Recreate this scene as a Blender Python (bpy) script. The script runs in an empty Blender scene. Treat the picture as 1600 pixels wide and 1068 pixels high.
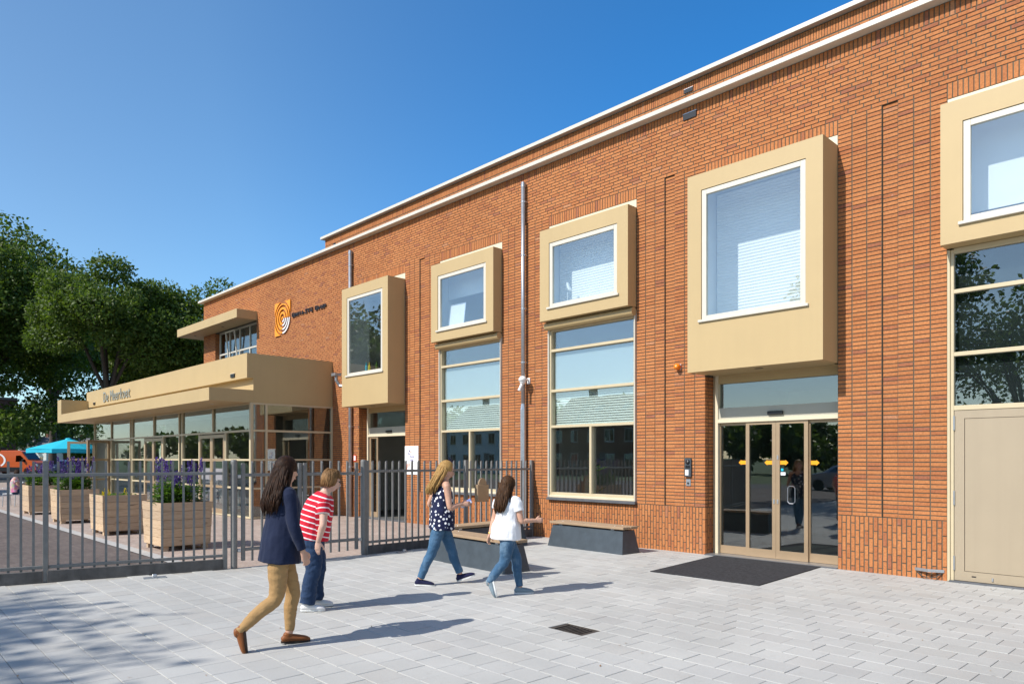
import bpy, bmesh, math, random
import numpy as np
from mathutils import Vector, Matrix, noise as mnoise

R = math.radians
rnd = random.Random(7)
scn = bpy.context.scene
COL = scn.collection

# ---------------------------------------------------------------- camera
cam_d = bpy.data.cameras.new('camera'); cam = bpy.data.objects.new('camera', cam_d); COL.objects.link(cam)
cam_d.sensor_width = 36.0; cam_d.lens = 1114.0 / 1600.0 * 36.0
cam_d.shift_y = (716 - 534) / 1600.0
cam_d.clip_start = 0.1; cam_d.clip_end = 3000
cam.location = (0.0, -10.92, 1.65); cam.rotation_euler = (R(90), 0, R(45.964))
scn.camera = cam
CAM = Vector((0.0, -10.92, 1.65)); YAW = R(45.964)
FW = Vector((-math.sin(YAW), math.cos(YAW), 0)); RT = Vector((math.cos(YAW), math.sin(YAW), 0))
def cam_proj(p):
    d = Vector(p) - CAM; dp = d.dot(FW)
    return 800 + 1114 * d.dot(RT) / dp, 716 - 1114 * d.z / dp, dp
# ---------------------------------------------------------------- sky and sun
SUN_EL, SUN_AZ = 42.0, 192.0          # azimuth clockwise from +Y
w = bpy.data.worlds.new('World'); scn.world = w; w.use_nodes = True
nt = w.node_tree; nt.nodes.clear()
o_ = nt.nodes.new('ShaderNodeOutputWorld'); b_ = nt.nodes.new('ShaderNodeBackground'); s_ = nt.nodes.new('ShaderNodeTexSky')
s_.sky_type = 'NISHITA'; s_.sun_disc = False; s_.sun_elevation = R(SUN_EL); s_.sun_rotation = R(SUN_AZ)
s_.altitude = 0; s_.air_density = 1.0; s_.dust_density = 0.25; s_.ozone_density = 5.0
b_.inputs[1].default_value = 0.15
# deeper polarised blue northward; unseen sun and east sides tinted to warm shaded faces
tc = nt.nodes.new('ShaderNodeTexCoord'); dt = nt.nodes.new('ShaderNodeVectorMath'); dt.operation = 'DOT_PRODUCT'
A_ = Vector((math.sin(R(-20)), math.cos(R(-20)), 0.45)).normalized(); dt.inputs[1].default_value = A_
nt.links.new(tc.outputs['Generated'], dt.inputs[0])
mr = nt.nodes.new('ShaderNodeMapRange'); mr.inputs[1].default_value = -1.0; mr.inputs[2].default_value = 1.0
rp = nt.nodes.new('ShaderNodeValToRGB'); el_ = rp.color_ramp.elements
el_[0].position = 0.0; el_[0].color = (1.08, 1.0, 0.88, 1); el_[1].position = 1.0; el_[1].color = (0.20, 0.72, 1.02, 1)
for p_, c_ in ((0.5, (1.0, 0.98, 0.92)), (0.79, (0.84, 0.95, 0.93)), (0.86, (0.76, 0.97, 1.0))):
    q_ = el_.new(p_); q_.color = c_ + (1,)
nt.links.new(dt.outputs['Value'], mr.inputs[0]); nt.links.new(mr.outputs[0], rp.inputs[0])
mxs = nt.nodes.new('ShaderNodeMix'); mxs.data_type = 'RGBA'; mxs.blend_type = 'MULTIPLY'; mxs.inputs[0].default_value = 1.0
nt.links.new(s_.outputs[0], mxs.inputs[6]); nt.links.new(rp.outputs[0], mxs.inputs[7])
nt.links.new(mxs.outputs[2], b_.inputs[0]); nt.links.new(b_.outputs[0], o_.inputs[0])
sun_d = bpy.data.lights.new('sun', 'SUN'); sun = bpy.data.objects.new('sun', sun_d); COL.objects.link(sun)
sun_d.energy = 4.3; sun_d.angle = R(0.53); sun_d.color = (1.0, 0.95, 0.88)
sd = Vector((math.sin(R(SUN_AZ)) * math.cos(R(SUN_EL)), math.cos(R(SUN_AZ)) * math.cos(R(SUN_EL)), math.sin(R(SUN_EL))))
sun.rotation_euler = sd.to_track_quat('Z', 'Y').to_euler(); sun.location = sd * 60
vs = scn.view_settings
vs.view_transform = 'Standard'; vs.look = 'None'; vs.gamma = 1.0; vs.use_curve_mapping = False; vs.exposure = 0.42
scn.cycles.max_bounces = 8; scn.cycles.transparent_max_bounces = 16

# ---------------------------------------------------------------- material helpers
MATS = {}
def hexc(c): return (c[0], c[1], c[2], 1.0)
def newmat(name):
    m = bpy.data.materials.new(name); m.use_nodes = True; n = m.node_tree; n.nodes.clear()
    out = n.nodes.new('ShaderNodeOutputMaterial'); p = n.nodes.new('ShaderNodeBsdfPrincipled')
    n.links.new(p.outputs[0], out.inputs[0]); MATS[name] = m
    return m, n, p, out
def N(n, typ, **kw):
    q = n.nodes.new('ShaderNode' + typ)
    for k, v in kw.items():
        if k.startswith('i_'):
            key = k[2:]; key = int(key) if key.isdigit() else key
            q.inputs[key].default_value = v
        else: setattr(q, k, v)
    return q
def ramp(n, src, stops):
    r = n.nodes.new('ShaderNodeValToRGB'); e = r.color_ramp.elements
    while len(e) > 1: e.remove(e[-1])
    e[0].position = stops[0][0]; e[0].color = hexc(stops[0][1])
    for p, c in stops[1:]:
        q = e.new(p); q.color = hexc(c)
    n.links.new(src, r.inputs[0]); return r
def mixc(n, a, b, fac, mode='MIX'):
    m = n.nodes.new('ShaderNodeMix'); m.data_type = 'RGBA'; m.blend_type = mode
    for s, v in ((6, a), (7, b), (0, fac)):
        if isinstance(v, (int, float)): m.inputs[s].default_value = v
        elif isinstance(v, tuple): m.inputs[s].default_value = hexc(v)
        else: n.links.new(v, m.inputs[s])
    return m.outputs[2]
def math_(n, op, a, b=None):
    m = n.nodes.new('ShaderNodeMath'); m.operation = op
    for s, v in ((0, a), (1, b)):
        if v is None: continue
        if isinstance(v, (int, float)): m.inputs[s].default_value = v
        else: n.links.new(v, m.inputs[s])
    return m.outputs[0]
def coords(n, kind='Object', scale=(1, 1, 1)):
    if kind == 'World':
        g = n.nodes.new('ShaderNodeNewGeometry'); src = g.outputs['Position']
    else:
        t = n.nodes.new('ShaderNodeTexCoord'); src = t.outputs[kind]
    mp = n.nodes.new('ShaderNodeMapping'); mp.inputs['Scale'].default_value = scale
    n.links.new(src, mp.inputs[0]); return mp.outputs[0]
def noise(n, vec, scale, detail=4, rough=0.55):
    q = N(n, 'TexNoise', i_Scale=scale, i_Detail=detail, i_Roughness=rough); n.links.new(vec, q.inputs['Vector']); return q.outputs['Fac']
def bump(n, p, h, strength=0.3, dist=0.01):
    b = N(n, 'Bump', i_Strength=strength, i_Distance=dist); n.links.new(h, b.inputs['Height']); n.links.new(b.outputs[0], p.inputs['Normal'])
def rand_id(n):
    o = n.nodes.new('ShaderNodeObjectInfo'); g = n.nodes.new('ShaderNodeNewGeometry')
    return math_(n, 'FRACT', math_(n, 'ADD', o.outputs['Random'], g.outputs['Random Per Island']))
def simple(name, col, rough=0.5, metal=0.0, var=0.12, vscale=3.0, bmp=0.0, bscale=60.0, spec=0.5, streak=0.0, coord='World'):
    m, n, p, out = newmat(name)
    v = coords(n, coord)
    f = noise(n, v, vscale, 5)
    lo = tuple(c * (1 - var) for c in col); hi = tuple(min(1, c * (1 + var)) for c in col)
    c = ramp(n, f, [(0.3, lo), (0.7, hi)]).outputs[0]
    if streak:
        v2 = coords(n, coord, (9, 9, 0.35)); f2 = noise(n, v2, 1.0, 4)
        s = ramp(n, f2, [(0.45, (1, 1, 1)), (0.8, (1 - streak,) * 3)]).outputs[0]
        c = mixc(n, c, s, 1.0, 'MULTIPLY')
    n.links.new(c, p.inputs['Base Color']); p.inputs['Roughness'].default_value = rough; p.inputs['Metallic'].default_value = metal
    p.inputs['Specular IOR Level'].default_value = spec
    if bmp: bump(n, p, noise(n, v, bscale, 3), bmp, 0.004)
    return m

def brick_mat():
    m, n, p, out = newmat('brick')
    rid = rand_id(n); v = coords(n, 'World')
    base = ramp(n, rid, [(0.0, (0.405, 0.150, 0.054)), (0.25, (0.445, 0.172, 0.062)), (0.55, (0.475, 0.190, 0.070)), (0.80, (0.425, 0.160, 0.058)),
                         (0.93, (0.37, 0.132, 0.052)), (0.985, (0.31, 0.115, 0.060)), (1.0, (0.46, 0.21, 0.10))]).outputs[0]
    g = noise(n, v, 34, 4, 0.65)
    base = mixc(n, base, ramp(n, g, [(0.25, (0.70, 0.66, 0.62)), (0.5, (1, 1, 1)), (0.75, (1.26, 1.24, 1.26))]).outputs[0], 1.0, 'MULTIPLY')
    sp = noise(n, v, 95, 2, 0.6)      # fired specks
    base = mixc(n, base, (0.16, 0.06, 0.04), ramp(n, sp, [(0.66, (0, 0, 0)), (0.74, (0.75,) * 3)]).outputs[0])
    # lime smears on some bricks only
    sm = noise(n, coords(n, 'World', (7, 7, 22)), 1.6, 5, 0.7)
    msk = math_(n, 'MULTIPLY', ramp(n, sm, [(0.60, (0, 0, 0)), (0.74, (0.55,) * 3)]).outputs[0], ramp(n, rid, [(0.70, (0, 0, 0)), (0.80, (1, 1, 1))]).outputs[0])
    base = mixc(n, base, (0.55, 0.36, 0.30), msk)
    big = noise(n, v, 0.35, 3)
    base = mixc(n, base, ramp(n, big, [(0.35, (0.93, 0.92, 0.92)), (0.65, (1.04, 1.04, 1.04))]).outputs[0], 1.0, 'MULTIPLY')
    n.links.new(base, p.inputs['Base Color']); p.inputs['Roughness'].default_value = 0.85; p.inputs['Specular IOR Level'].default_value = 0.25
    bump(n, p, math_(n, 'ADD', noise(n, v, 70, 4, 0.7), noise(n, v, 260, 2)), 0.55, 0.004)
    return m
def paver_mat():
    m, n, p, out = newmat('paver')
    rid = rand_id(n); v = coords(n, 'World')
    base = ramp(n, rid, [(0.0, (0.438, 0.434, 0.412)), (0.4, (0.458, 0.454, 0.432)), (0.75, (0.478, 0.474, 0.450)), (0.9, (0.45, 0.438, 0.41)), (1.0, (0.422, 0.418, 0.40))]).outputs[0]
    f = noise(n, v, 1.1, 5); base = mixc(n, base, ramp(n, f, [(0.3, (0.92, 0.92, 0.92)), (0.7, (1.04, 1.04, 1.03))]).outputs[0], 1.0, 'MULTIPLY')
    g = noise(n, v, 160, 3, 0.7); base = mixc(n, base, ramp(n, g, [(0.25, (0.78,) * 3), (0.55, (1.0,) * 3), (0.8, (1.12,) * 3)]).outputs[0], 1.0, 'MULTIPLY')
    st = noise(n, v, 5.5, 6, 0.7); base = mixc(n, base, (0.30, 0.285, 0.26), ramp(n, st, [(0.60, (0, 0, 0)), (0.78, (0.55,) * 3)]).outputs[0])
    gum = N(n, 'TexVoronoi', i_Scale=2.3); n.links.new(v, gum.inputs['Vector']); base = mixc(n, base, (0.22, 0.215, 0.205), ramp(n, gum.outputs['Distance'], [(0.030, (0.65,) * 3), (0.042, (0, 0, 0))]).outputs[0])
    big = noise(n, v, 0.45, 4); base = mixc(n, base, ramp(n, big, [(0.32, (0.90, 0.90, 0.89)), (0.62, (1.03, 1.03, 1.03))]).outputs[0], 1.0, 'MULTIPLY')
    n.links.new(base, p.inputs['Base Color']); p.inputs['Roughness'].default_value = 0.8; p.inputs['Specular IOR Level'].default_value = 0.3
    bump(n, p, noise(n, v, 220, 3), 0.25, 0.002)
    return m
def glass_mat(name, f0=0.085, tint=(0.80, 0.87, 0.86), rough=0.0):
    m, n, p, out = newmat(name); n.nodes.remove(p)
    lw = N(n, 'LayerWeight', i_Blend=0.5)
    pw = math_(n, 'POWER', lw.outputs['Facing'], 5.0)
    fac = math_(n, 'ADD', math_(n, 'MULTIPLY', pw, 1 - f0), f0)
    tr = N(n, 'BsdfTransparent'); tr.inputs[0].default_value = hexc(tint)
    gl = N(n, 'BsdfGlossy'); gl.inputs[0].default_value = (0.97, 0.985, 1, 1); gl.inputs['Roughness'].default_value = rough
    v = coords(n, 'World'); wob = noise(n, v, 0.9, 2)
    b = N(n, 'Bump', i_Strength=0.045, i_Distance=0.02); n.links.new(wob, b.inputs['Height']); n.links.new(b.outputs[0], gl.inputs['Normal'])
    mx = N(n, 'MixShader'); n.links.new(fac, mx.inputs[0]); n.links.new(tr.outputs[0], mx.inputs[1]); n.links.new(gl.outputs[0], mx.inputs[2])
    n.links.new(mx.outputs[0], out.inputs[0]); return m
def leaf_mat(name, c0, c1, trans=0.35):
    m, n, p, out = newmat(name)
    rid = rand_id(n)
    c = ramp(n, rid, [(0, c0), (1, c1)]).outputs[0]
    n.links.new(c, p.inputs['Base Color']); p.inputs['Roughness'].default_value = 0.5; p.inputs['Specular IOR Level'].default_value = 0.35
    t = N(n, 'BsdfTranslucent'); c2 = mixc(n, c, (1.25, 1.35, 0.55), 1.0, 'MULTIPLY'); n.links.new(c2, t.inputs[0])
    mx = N(n, 'MixShader', i_0=trans); n.links.new(p.outputs[0], mx.inputs[1]); n.links.new(t.outputs[0], mx.inputs[2]); n.links.new(mx.outputs[0], out.inputs[0])
    return m
def wood_mat(name, c0, c1, along=(1, 1, 12), scale=3.0, rough=0.7):
    m, n, p, out = newmat(name)
    rid = rand_id(n); oi = N(n, 'ObjectInfo')
    add = N(n, 'VectorMath', operation='ADD'); cb = N(n, 'CombineXYZ')
    n.links.new(math_(n, 'MULTIPLY', rid, 37.0), cb.inputs[0]); n.links.new(math_(n, 'MULTIPLY', rid, 11.0), cb.inputs[2])
    v = coords(n, 'Object', along); n.links.new(v, add.inputs[0]); n.links.new(cb.outputs[0], add.inputs[1])
    g = noise(n, add.outputs[0], scale, 6, 0.6)
    c = ramp(n, g, [(0.25, c0), (0.6, c1), (0.8, tuple(x * 0.8 for x in c1))]).outputs[0]
    kn = noise(n, add.outputs[0], scale * 0.8, 1, 0.2)
    c = mixc(n, c, tuple(x * 0.4 for x in c0), ramp(n, kn, [(0.76, (0, 0, 0)), (0.80, (0.8,) * 3)]).outputs[0])
    c = mixc(n, c, ramp(n, rid, [(0, (0.82, 0.82, 0.84)), (1, (1.08, 1.06, 1.02))]).outputs[0], 1.0, 'MULTIPLY')
    n.links.new(c, p.inputs['Base Color']); p.inputs['Roughness'].default_value = rough; p.inputs['Specular IOR Level'].default_value = 0.25
    bump(n, p, g, 0.2, 0.003); return m
def tex_brick_mat(name, c1, c2, mortar, bw, rh, ms, rough=0.85, rotz=0.0, plane='XY', bumps=0.6):
    m, n, p, out = newmat(name)
    g = n.nodes.new('ShaderNodeNewGeometry'); mp = N(n, 'Mapping'); n.links.new(g.outputs['Position'], mp.inputs[0])
    if plane == 'XZ': mp.inputs['Rotation'].default_value = (R(-90), 0, 0)
    elif plane == 'YZ': mp.inputs['Rotation'].default_value = (R(-90), 0, R(-90))
    else: mp.inputs['Rotation'].default_value = (0, 0, rotz)
    t = N(n, 'TexBrick', i_Scale=1.0); t.inputs['Brick Width'].default_value = bw; t.inputs['Row Height'].default_value = rh; t.inputs['Mortar Size'].default_value = ms
    t.inputs['Color1'].default_value = hexc(c1); t.inputs['Color2'].default_value = hexc(c2); t.inputs['Mortar'].default_value = hexc(mortar); t.inputs['Bias'].default_value = 0.0
    n.links.new(mp.outputs[0], t.inputs['Vector'])
    f = noise(n, g.outputs['Position'], 1.3, 5); f2 = noise(n, g.outputs['Position'], 40, 3)
    c = mixc(n, t.outputs['Color'], ramp(n, f, [(0.3, (0.85,) * 3), (0.7, (1.1,) * 3)]).outputs[0], 1.0, 'MULTIPLY')
    c = mixc(n, c, ramp(n, f2, [(0.3, (0.85,) * 3), (0.7, (1.1,) * 3)]).outputs[0], 1.0, 'MULTIPLY')
    n.links.new(c, p.inputs['Base Color']); p.inputs['Roughness'].default_value = rough; p.inputs['Specular IOR Level'].default_value = 0.2
    inv = math_(n, 'SUBTRACT', 1.0, t.outputs['Fac']); bump(n, p, inv, bumps, 0.006); return m

brick_mat(); paver_mat()
simple('mortar', (0.118, 0.103, 0.076), 0.95, var=0.15, vscale=8, bmp=0.5, bscale=120, spec=0.1)
simple('cream', (0.468, 0.342, 0.168), 0.55, var=0.03, vscale=1.2, bmp=0.05, bscale=140, streak=0.025)
simple('cream_bright', (0.66, 0.57, 0.41), 0.45, var=0.03, vscale=4, streak=0.04)
simple('cream_frame', (0.54, 0.45, 0.29), 0.42, var=0.03, vscale=4)
simple('white_trim', (0.60, 0.56, 0.475), 0.42, var=0.03, vscale=5, streak=0.05)
simple('tan_metal', (0.42, 0.30, 0.185), 0.35, metal=0.35, var=0.04, vscale=6)
simple('beige_panel', (0.355, 0.288, 0.198), 0.5, var=0.03, vscale=1.5, bmp=0.03, streak=0.05)
simple('trans_panel', (0.44, 0.42, 0.34), 0.4, var=0.03)
simple('zinc', (0.42, 0.44, 0.47), 0.42, metal=0.75, var=0.12, vscale=9, streak=0.15)
simple('galv', (0.50, 0.52, 0.54), 0.38, metal=0.8, var=0.1, vscale=20)
simple('fence_paint', (0.185, 0.182, 0.172), 0.5, var=0.12, vscale=14, spec=0.5)
simple('bench_steel', (0.052, 0.066, 0.078), 0.42, var=0.15, vscale=7, spec=0.5)
simple('bluestone', (0.10, 0.105, 0.115), 0.6, var=0.15, vscale=9)
simple('concrete_dark', (0.105, 0.10, 0.095), 0.85, var=0.3, vscale=6, bmp=0.3, streak=0.35)
simple('concrete_band', (0.40, 0.385, 0.36), 0.85, var=0.12, vscale=5, bmp=0.2)
simple('joint_sand', (0.37, 0.355, 0.32), 0.95, var=0.15, vscale=12, bmp=0.3)
simple('threshold', (0.30, 0.30, 0.30), 0.35, metal=0.6, var=0.15, vscale=12)
simple('mat_rubber', (0.042, 0.042, 0.045), 0.95, var=0.3, vscale=25, bmp=0.7, bscale=150, spec=0.1)
simple('cast_iron', (0.060, 0.048, 0.038), 0.85, metal=0.0, var=0.4, vscale=30, bmp=0.4)
simple('black_plastic', (0.012, 0.012, 0.013), 0.35, var=0.1)
simple('dark_void', (0.01, 0.01, 0.01), 0.9, var=0.1)
simple('int_white', (0.72, 0.72, 0.70), 0.8, var=0.03)
simple('int_wall', (0.55, 0.55, 0.50), 0.85, var=0.05)
simple('int_dark', (0.10, 0.10, 0.10), 0.85, var=0.15)
simple('int_floor', (0.14, 0.13, 0.115), 0.5, var=0.15)
simple('int_grey', (0.24, 0.235, 0.25), 0.8, var=0.03)
simple('film', (0.33, 0.385, 0.385), 0.6, var=0.02, vscale=1)
simple('blind_white', (0.86, 0.86, 0.84), 0.6, var=0.02)
simple('blind_green', (0.72, 0.78, 0.70), 0.5, var=0.03)
simple('orange_sign', (0.85, 0.30, 0.012), 0.4, var=0.03)
simple('orange_sticker', (0.90, 0.36, 0.01), 0.45, var=0.05)
simple('white_sign', (0.82, 0.82, 0.82), 0.4, var=0.02)
simple('black_sign', (0.015, 0.012, 0.012), 0.4, var=0.1)
simple('grey_letters', (0.40, 0.39, 0.34), 0.35, metal=0.5, var=0.05)
simple('purple_ink', (0.075, 0.055, 0.26), 0.5, var=0.05); simple('orange_ink', (0.75, 0.17, 0.03), 0.5, var=0.05); simple('red_ink', (0.65, 0.03, 0.03), 0.5, var=0.05)
simple('roof_felt', (0.10, 0.10, 0.10), 0.9, var=0.2, vscale=4)
simple('asphalt', (0.055, 0.055, 0.057), 0.9, var=0.2, vscale=3, bmp=0.5, bscale=90)
simple('amber', (0.85, 0.22, 0.01), 0.2, var=0.05); simple('grey_plastic', (0.55, 0.55, 0.54), 0.4, var=0.05)
glass_mat('glass', 0.17, (0.93, 0.965, 0.97)); glass_mat('glass_dark', 0.14, (0.62, 0.68, 0.68)); glass_mat('glass_pav', 0.085, (0.72, 0.78, 0.77)); glass_mat('car_glass', 0.10, (0.12, 0.14, 0.15))
wood_mat('bench_wood', (0.30, 0.205, 0.125), (0.40, 0.285, 0.18), (1.2, 14, 14), 3.0)
wood_mat('planter_wood', (0.43, 0.295, 0.18), (0.57, 0.425, 0.285), (2.0, 2.0, 16), 2.6)
tex_brick_mat('clinker_red', (0.36, 0.275, 0.23), (0.43, 0.345, 0.29), (0.36, 0.31, 0.26), 0.2, 0.066, 0.004)
tex_brick_mat('clinker_dark', (0.115, 0.092, 0.083), (0.155, 0.125, 0.11), (0.14, 0.12, 0.105), 0.2, 0.066, 0.005)
tex_brick_mat('paver_far', (0.40, 0.395, 0.38), (0.44, 0.435, 0.42), (0.43, 0.405, 0.36), 0.294, 0.272, 0.006, rotz=R(1.2))
leaf_mat('leaf_tree', (0.034, 0.070, 0.010), (0.135, 0.190, 0.032), 0.42); leaf_mat('leaf_far', (0.035, 0.065, 0.030), (0.07, 0.11, 0.05)); leaf_mat('leaf_lime', (0.10, 0.17, 0.02), (0.17, 0.25, 0.05))
leaf_mat('leaf_plant', (0.05, 0.12, 0.012), (0.13, 0.24, 0.03)); leaf_mat('petal_purple', (0.05, 0.02, 0.22), (0.12, 0.05, 0.38), 0.25); leaf_mat('petal_yellow', (0.75, 0.55, 0.02), (0.85, 0.65, 0.03), 0.2)
leaf_mat('leaf_grass', (0.045, 0.085, 0.015), (0.09, 0.15, 0.03))
simple('bark', (0.055, 0.042, 0.032), 0.95, var=0.35, vscale=12, bmp=0.9, bscale=25)
simple('grass_ground', (0.06, 0.10, 0.025), 0.95, var=0.35, vscale=1.2, bmp=0.8, bscale=40)
simple('soil', (0.045, 0.03, 0.02), 0.95, var=0.3, vscale=30)
simple('turquoise', (0.012, 0.46, 0.62), 0.75, var=0.05, vscale=4)
simple('white_plastic', (0.75, 0.75, 0.73), 0.4, var=0.03)
simple('van_orange', (0.50, 0.085, 0.008), 0.3, var=0.03, spec=0.6); simple('car_blue', (0.035, 0.055, 0.11), 0.25, var=0.03); simple('car_white', (0.62, 0.64, 0.66), 0.28, var=0.02); simple('car_silver', (0.40, 0.42, 0.44), 0.28, metal=0.5, var=0.02)
simple('tyre', (0.015, 0.015, 0.015), 0.85, var=0.1); simple('rim', (0.45, 0.46, 0.47), 0.35, metal=0.8, var=0.05)
simple('light_red', (0.55, 0.01, 0.01), 0.25, var=0.05); simple('light_clear', (0.75, 0.76, 0.76), 0.15, var=0.02); simple('plate_yellow', (0.75, 0.5, 0.02), 0.5, var=0.02)
simple('house_white', (0.70, 0.70, 0.68), 0.8, var=0.05); simple('roof_grey', (0.13, 0.13, 0.135), 0.8, var=0.15, vscale=2); simple('house_brick', (0.18, 0.075, 0.045), 0.9, var=0.2, vscale=6)
simple('roof_red', (0.20, 0.075, 0.045), 0.85, var=0.2, vscale=3)

# ---------------------------------------------------------------- mesh helpers
class MB:
    def __init__(s): s.v = []; s.f = []
    def add(s, vs, fs):
        o = len(s.v); s.v += [tuple(x) for x in vs]; s.f += [tuple(i + o for i in f) for f in fs]; return s
    def box(s, x0, x1, y0, y1, z0, z1, bev=0.0):
        if x1 < x0: x0, x1 = x1, x0
        if y1 < y0: y0, y1 = y1, y0
        if z1 < z0: z0, z1 = z1, z0
        if bev <= 0:
            s.add([(x0, y0, z0), (x1, y0, z0), (x1, y1, z0), (x0, y1, z0), (x0, y0, z1), (x1, y0, z1), (x1, y1, z1), (x0, y1, z1)],
                  [(0, 3, 2, 1), (4, 5, 6, 7), (0, 1, 5, 4), (1, 2, 6, 5), (2, 3, 7, 6), (3, 0, 4, 7)])
        else:
            bm = bmesh.new(); bmesh.ops.create_cube(bm, size=1.0, matrix=Matrix.Translation(((x0 + x1) / 2, (y0 + y1) / 2, (z0 + z1) / 2)) @ Matrix.Diagonal((x1 - x0, y1 - y0, z1 - z0, 1)))
            bmesh.ops.bevel(bm, geom=bm.edges[:], offset=min(bev, 0.45 * min(x1 - x0, y1 - y0, z1 - z0)), segments=1, affect='EDGES', profile=0.5)
            bm.verts.index_update(); s.add([v.co[:] for v in bm.verts], [[v.index for v in f.verts] for f in bm.faces]); bm.free()
        return s
    def hexa(s, b, t):           # bottom 4, top 4 points, counter-clockwise from above
        s.add(list(b) + list(t), [(0, 3, 2, 1), (4, 5, 6, 7), (0, 1, 5, 4), (1, 2, 6, 5), (2, 3, 7, 6), (3, 0, 4, 7)]); return s
    def prism(s, poly, axis, a, b):   # poly of 2D points extruded along an axis
        n = len(poly)
        def P(p, t): return {'x': (t, p[0], p[1]), 'y': (p[0], t, p[1]), 'z': (p[0], p[1], t)}[axis]
        s.add([P(p, a) for p in poly] + [P(p, b) for p in poly], [tuple(range(n)), tuple(range(2 * n - 1, n - 1, -1))] + [(i, (i + 1) % n + 0, (i + 1) % n + n, i + n)[::-1] for i in range(n)]); return s
    def tube(s, pts, rad, n=8, cap=True):
        pts = [Vector(p) for p in pts]; m = len(pts)
        rad = rad if isinstance(rad, (list, tuple)) else [rad] * m
        t0 = (pts[1] - pts[0]).normalized(); u = t0.orthogonal().normalized(); rings = []
        for i, p in enumerate(pts):
            t = (pts[min(i + 1, m - 1)] - pts[max(i - 1, 0)])
            t = t.normalized() if t.length > 1e-9 else t0
            u = (u - t * u.dot(t)); u = u.normalized() if u.length > 1e-6 else t.orthogonal().normalized()
            v = t.cross(u)
            rings.append([p + (u * math.cos(2 * math.pi * k / n) + v * math.sin(2 * math.pi * k / n)) * rad[i] for k in range(n)])
        fs = [(i * n + k, i * n + (k + 1) % n, (i + 1) * n + (k + 1) % n, (i + 1) * n + k) for i in range(m - 1) for k in range(n)]
        if cap: fs += [tuple(range(n - 1, -1, -1)), tuple((m - 1) * n + k for k in range(n))]
        s.add([q for r in rings for q in r], fs); return s
    def lathe(s, prof, c=(0, 0, 0), n=20, M=None):   # prof (r, z)
        vs = []
        for r, z in prof:
            for k in range(n):
                q = Vector((r * math.cos(2 * math.pi * k / n), r * math.sin(2 * math.pi * k / n), z))
                q = (M @ q) if M else q
                vs.append(q + Vector(c))
        m = len(prof); fs = [(i * n + k, i * n + (k + 1) % n, (i + 1) * n + (k + 1) % n, (i + 1) * n + k) for i in range(m - 1) for k in range(n)]
        fs += [tuple(range(n - 1, -1, -1)), tuple((m - 1) * n + k for k in range(n))]
        s.add(vs, fs); return s
    def quad(s, a, b, c, d): s.add([a, b, c, d], [(0, 1, 2, 3)]); return s
    def mesh(s, name, mat, smooth=False):
        me = bpy.data.meshes.new(name); me.from_pydata(s.v, [], s.f); me.update()
        if mat: me.materials.append(MATS[mat] if isinstance(mat, str) else mat)
        if smooth: me.polygons.foreach_set('use_smooth', [True] * len(me.polygons))
        return me
    def build(s, name, mat, parent=None, loc=None, rot=None, smooth=False, **tags):
        return link(name, s.mesh(name, mat, smooth), parent, loc, rot, **tags)
def link(name, data, parent=None, loc=None, rot=None, **tags):
    o = bpy.data.objects.new(name, data); COL.objects.link(o)
    if parent is not None: o.parent = parent
    if loc is not None: o.location = loc
    if rot is not None: o.rotation_euler = rot
    for k, v in tags.items():
        if v is not None: o[k] = v
    return o
def thing(name, label, cat, loc=(0, 0, 0), rz=0.0, group=None):
    return link(name, None, None, loc, (0, 0, rz), label=label, category=cat, group=group)
def copy_tree(o, parent=None, **tags):
    c = o.copy(); COL.objects.link(c); c.parent = parent
    for k, v in tags.items(): c[k] = v
    for ch in [x for x in list(bpy.data.objects) if x.parent == o]: copy_tree(ch, c)
    return c
def B(*a, **k): return MB().box(*a, **k)
def np_mesh(name, verts, faces, mat):      # verts (n,3), faces (m,k) numpy
    me = bpy.data.meshes.new(name); k = faces.shape[1]
    me.vertices.add(len(verts)); me.vertices.foreach_set('co', np.asarray(verts, dtype=np.float32).ravel())
    me.loops.add(faces.size); me.loops.foreach_set('vertex_index', np.asarray(faces, dtype=np.int32).ravel())
    me.polygons.add(len(faces)); me.polygons.foreach_set('loop_start', np.arange(0, faces.size, k, dtype=np.int32))
    try: me.polygons.foreach_set('loop_total', np.full(len(faces), k, dtype=np.int32))
    except Exception: pass
    me.polygons.foreach_set('use_smooth', np.zeros(len(faces), dtype=bool))
    me.update(calc_edges=True); me.materials.append(MATS[mat] if isinstance(mat, str) else mat); return me
def text_mesh(body, size, extrude, mat, name, sx=1.0, bold=0.0):
    c = bpy.data.curves.new('txt', 'FONT'); c.body = body; c.size = size; c.extrude = extrude; c.resolution_u = 3; c.offset = bold
    o = bpy.data.objects.new('txt', c); COL.objects.link(o); bpy.context.view_layer.update()
    me = bpy.data.meshes.new_from_object(o.evaluated_get(bpy.context.evaluated_depsgraph_get())); bpy.data.objects.remove(o); bpy.data.curves.remove(c)
    me.name = name; me.transform(Matrix.Diagonal((sx, 1, 1, 1))); me.materials.clear(); me.materials.append(MATS[mat]); return me
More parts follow.
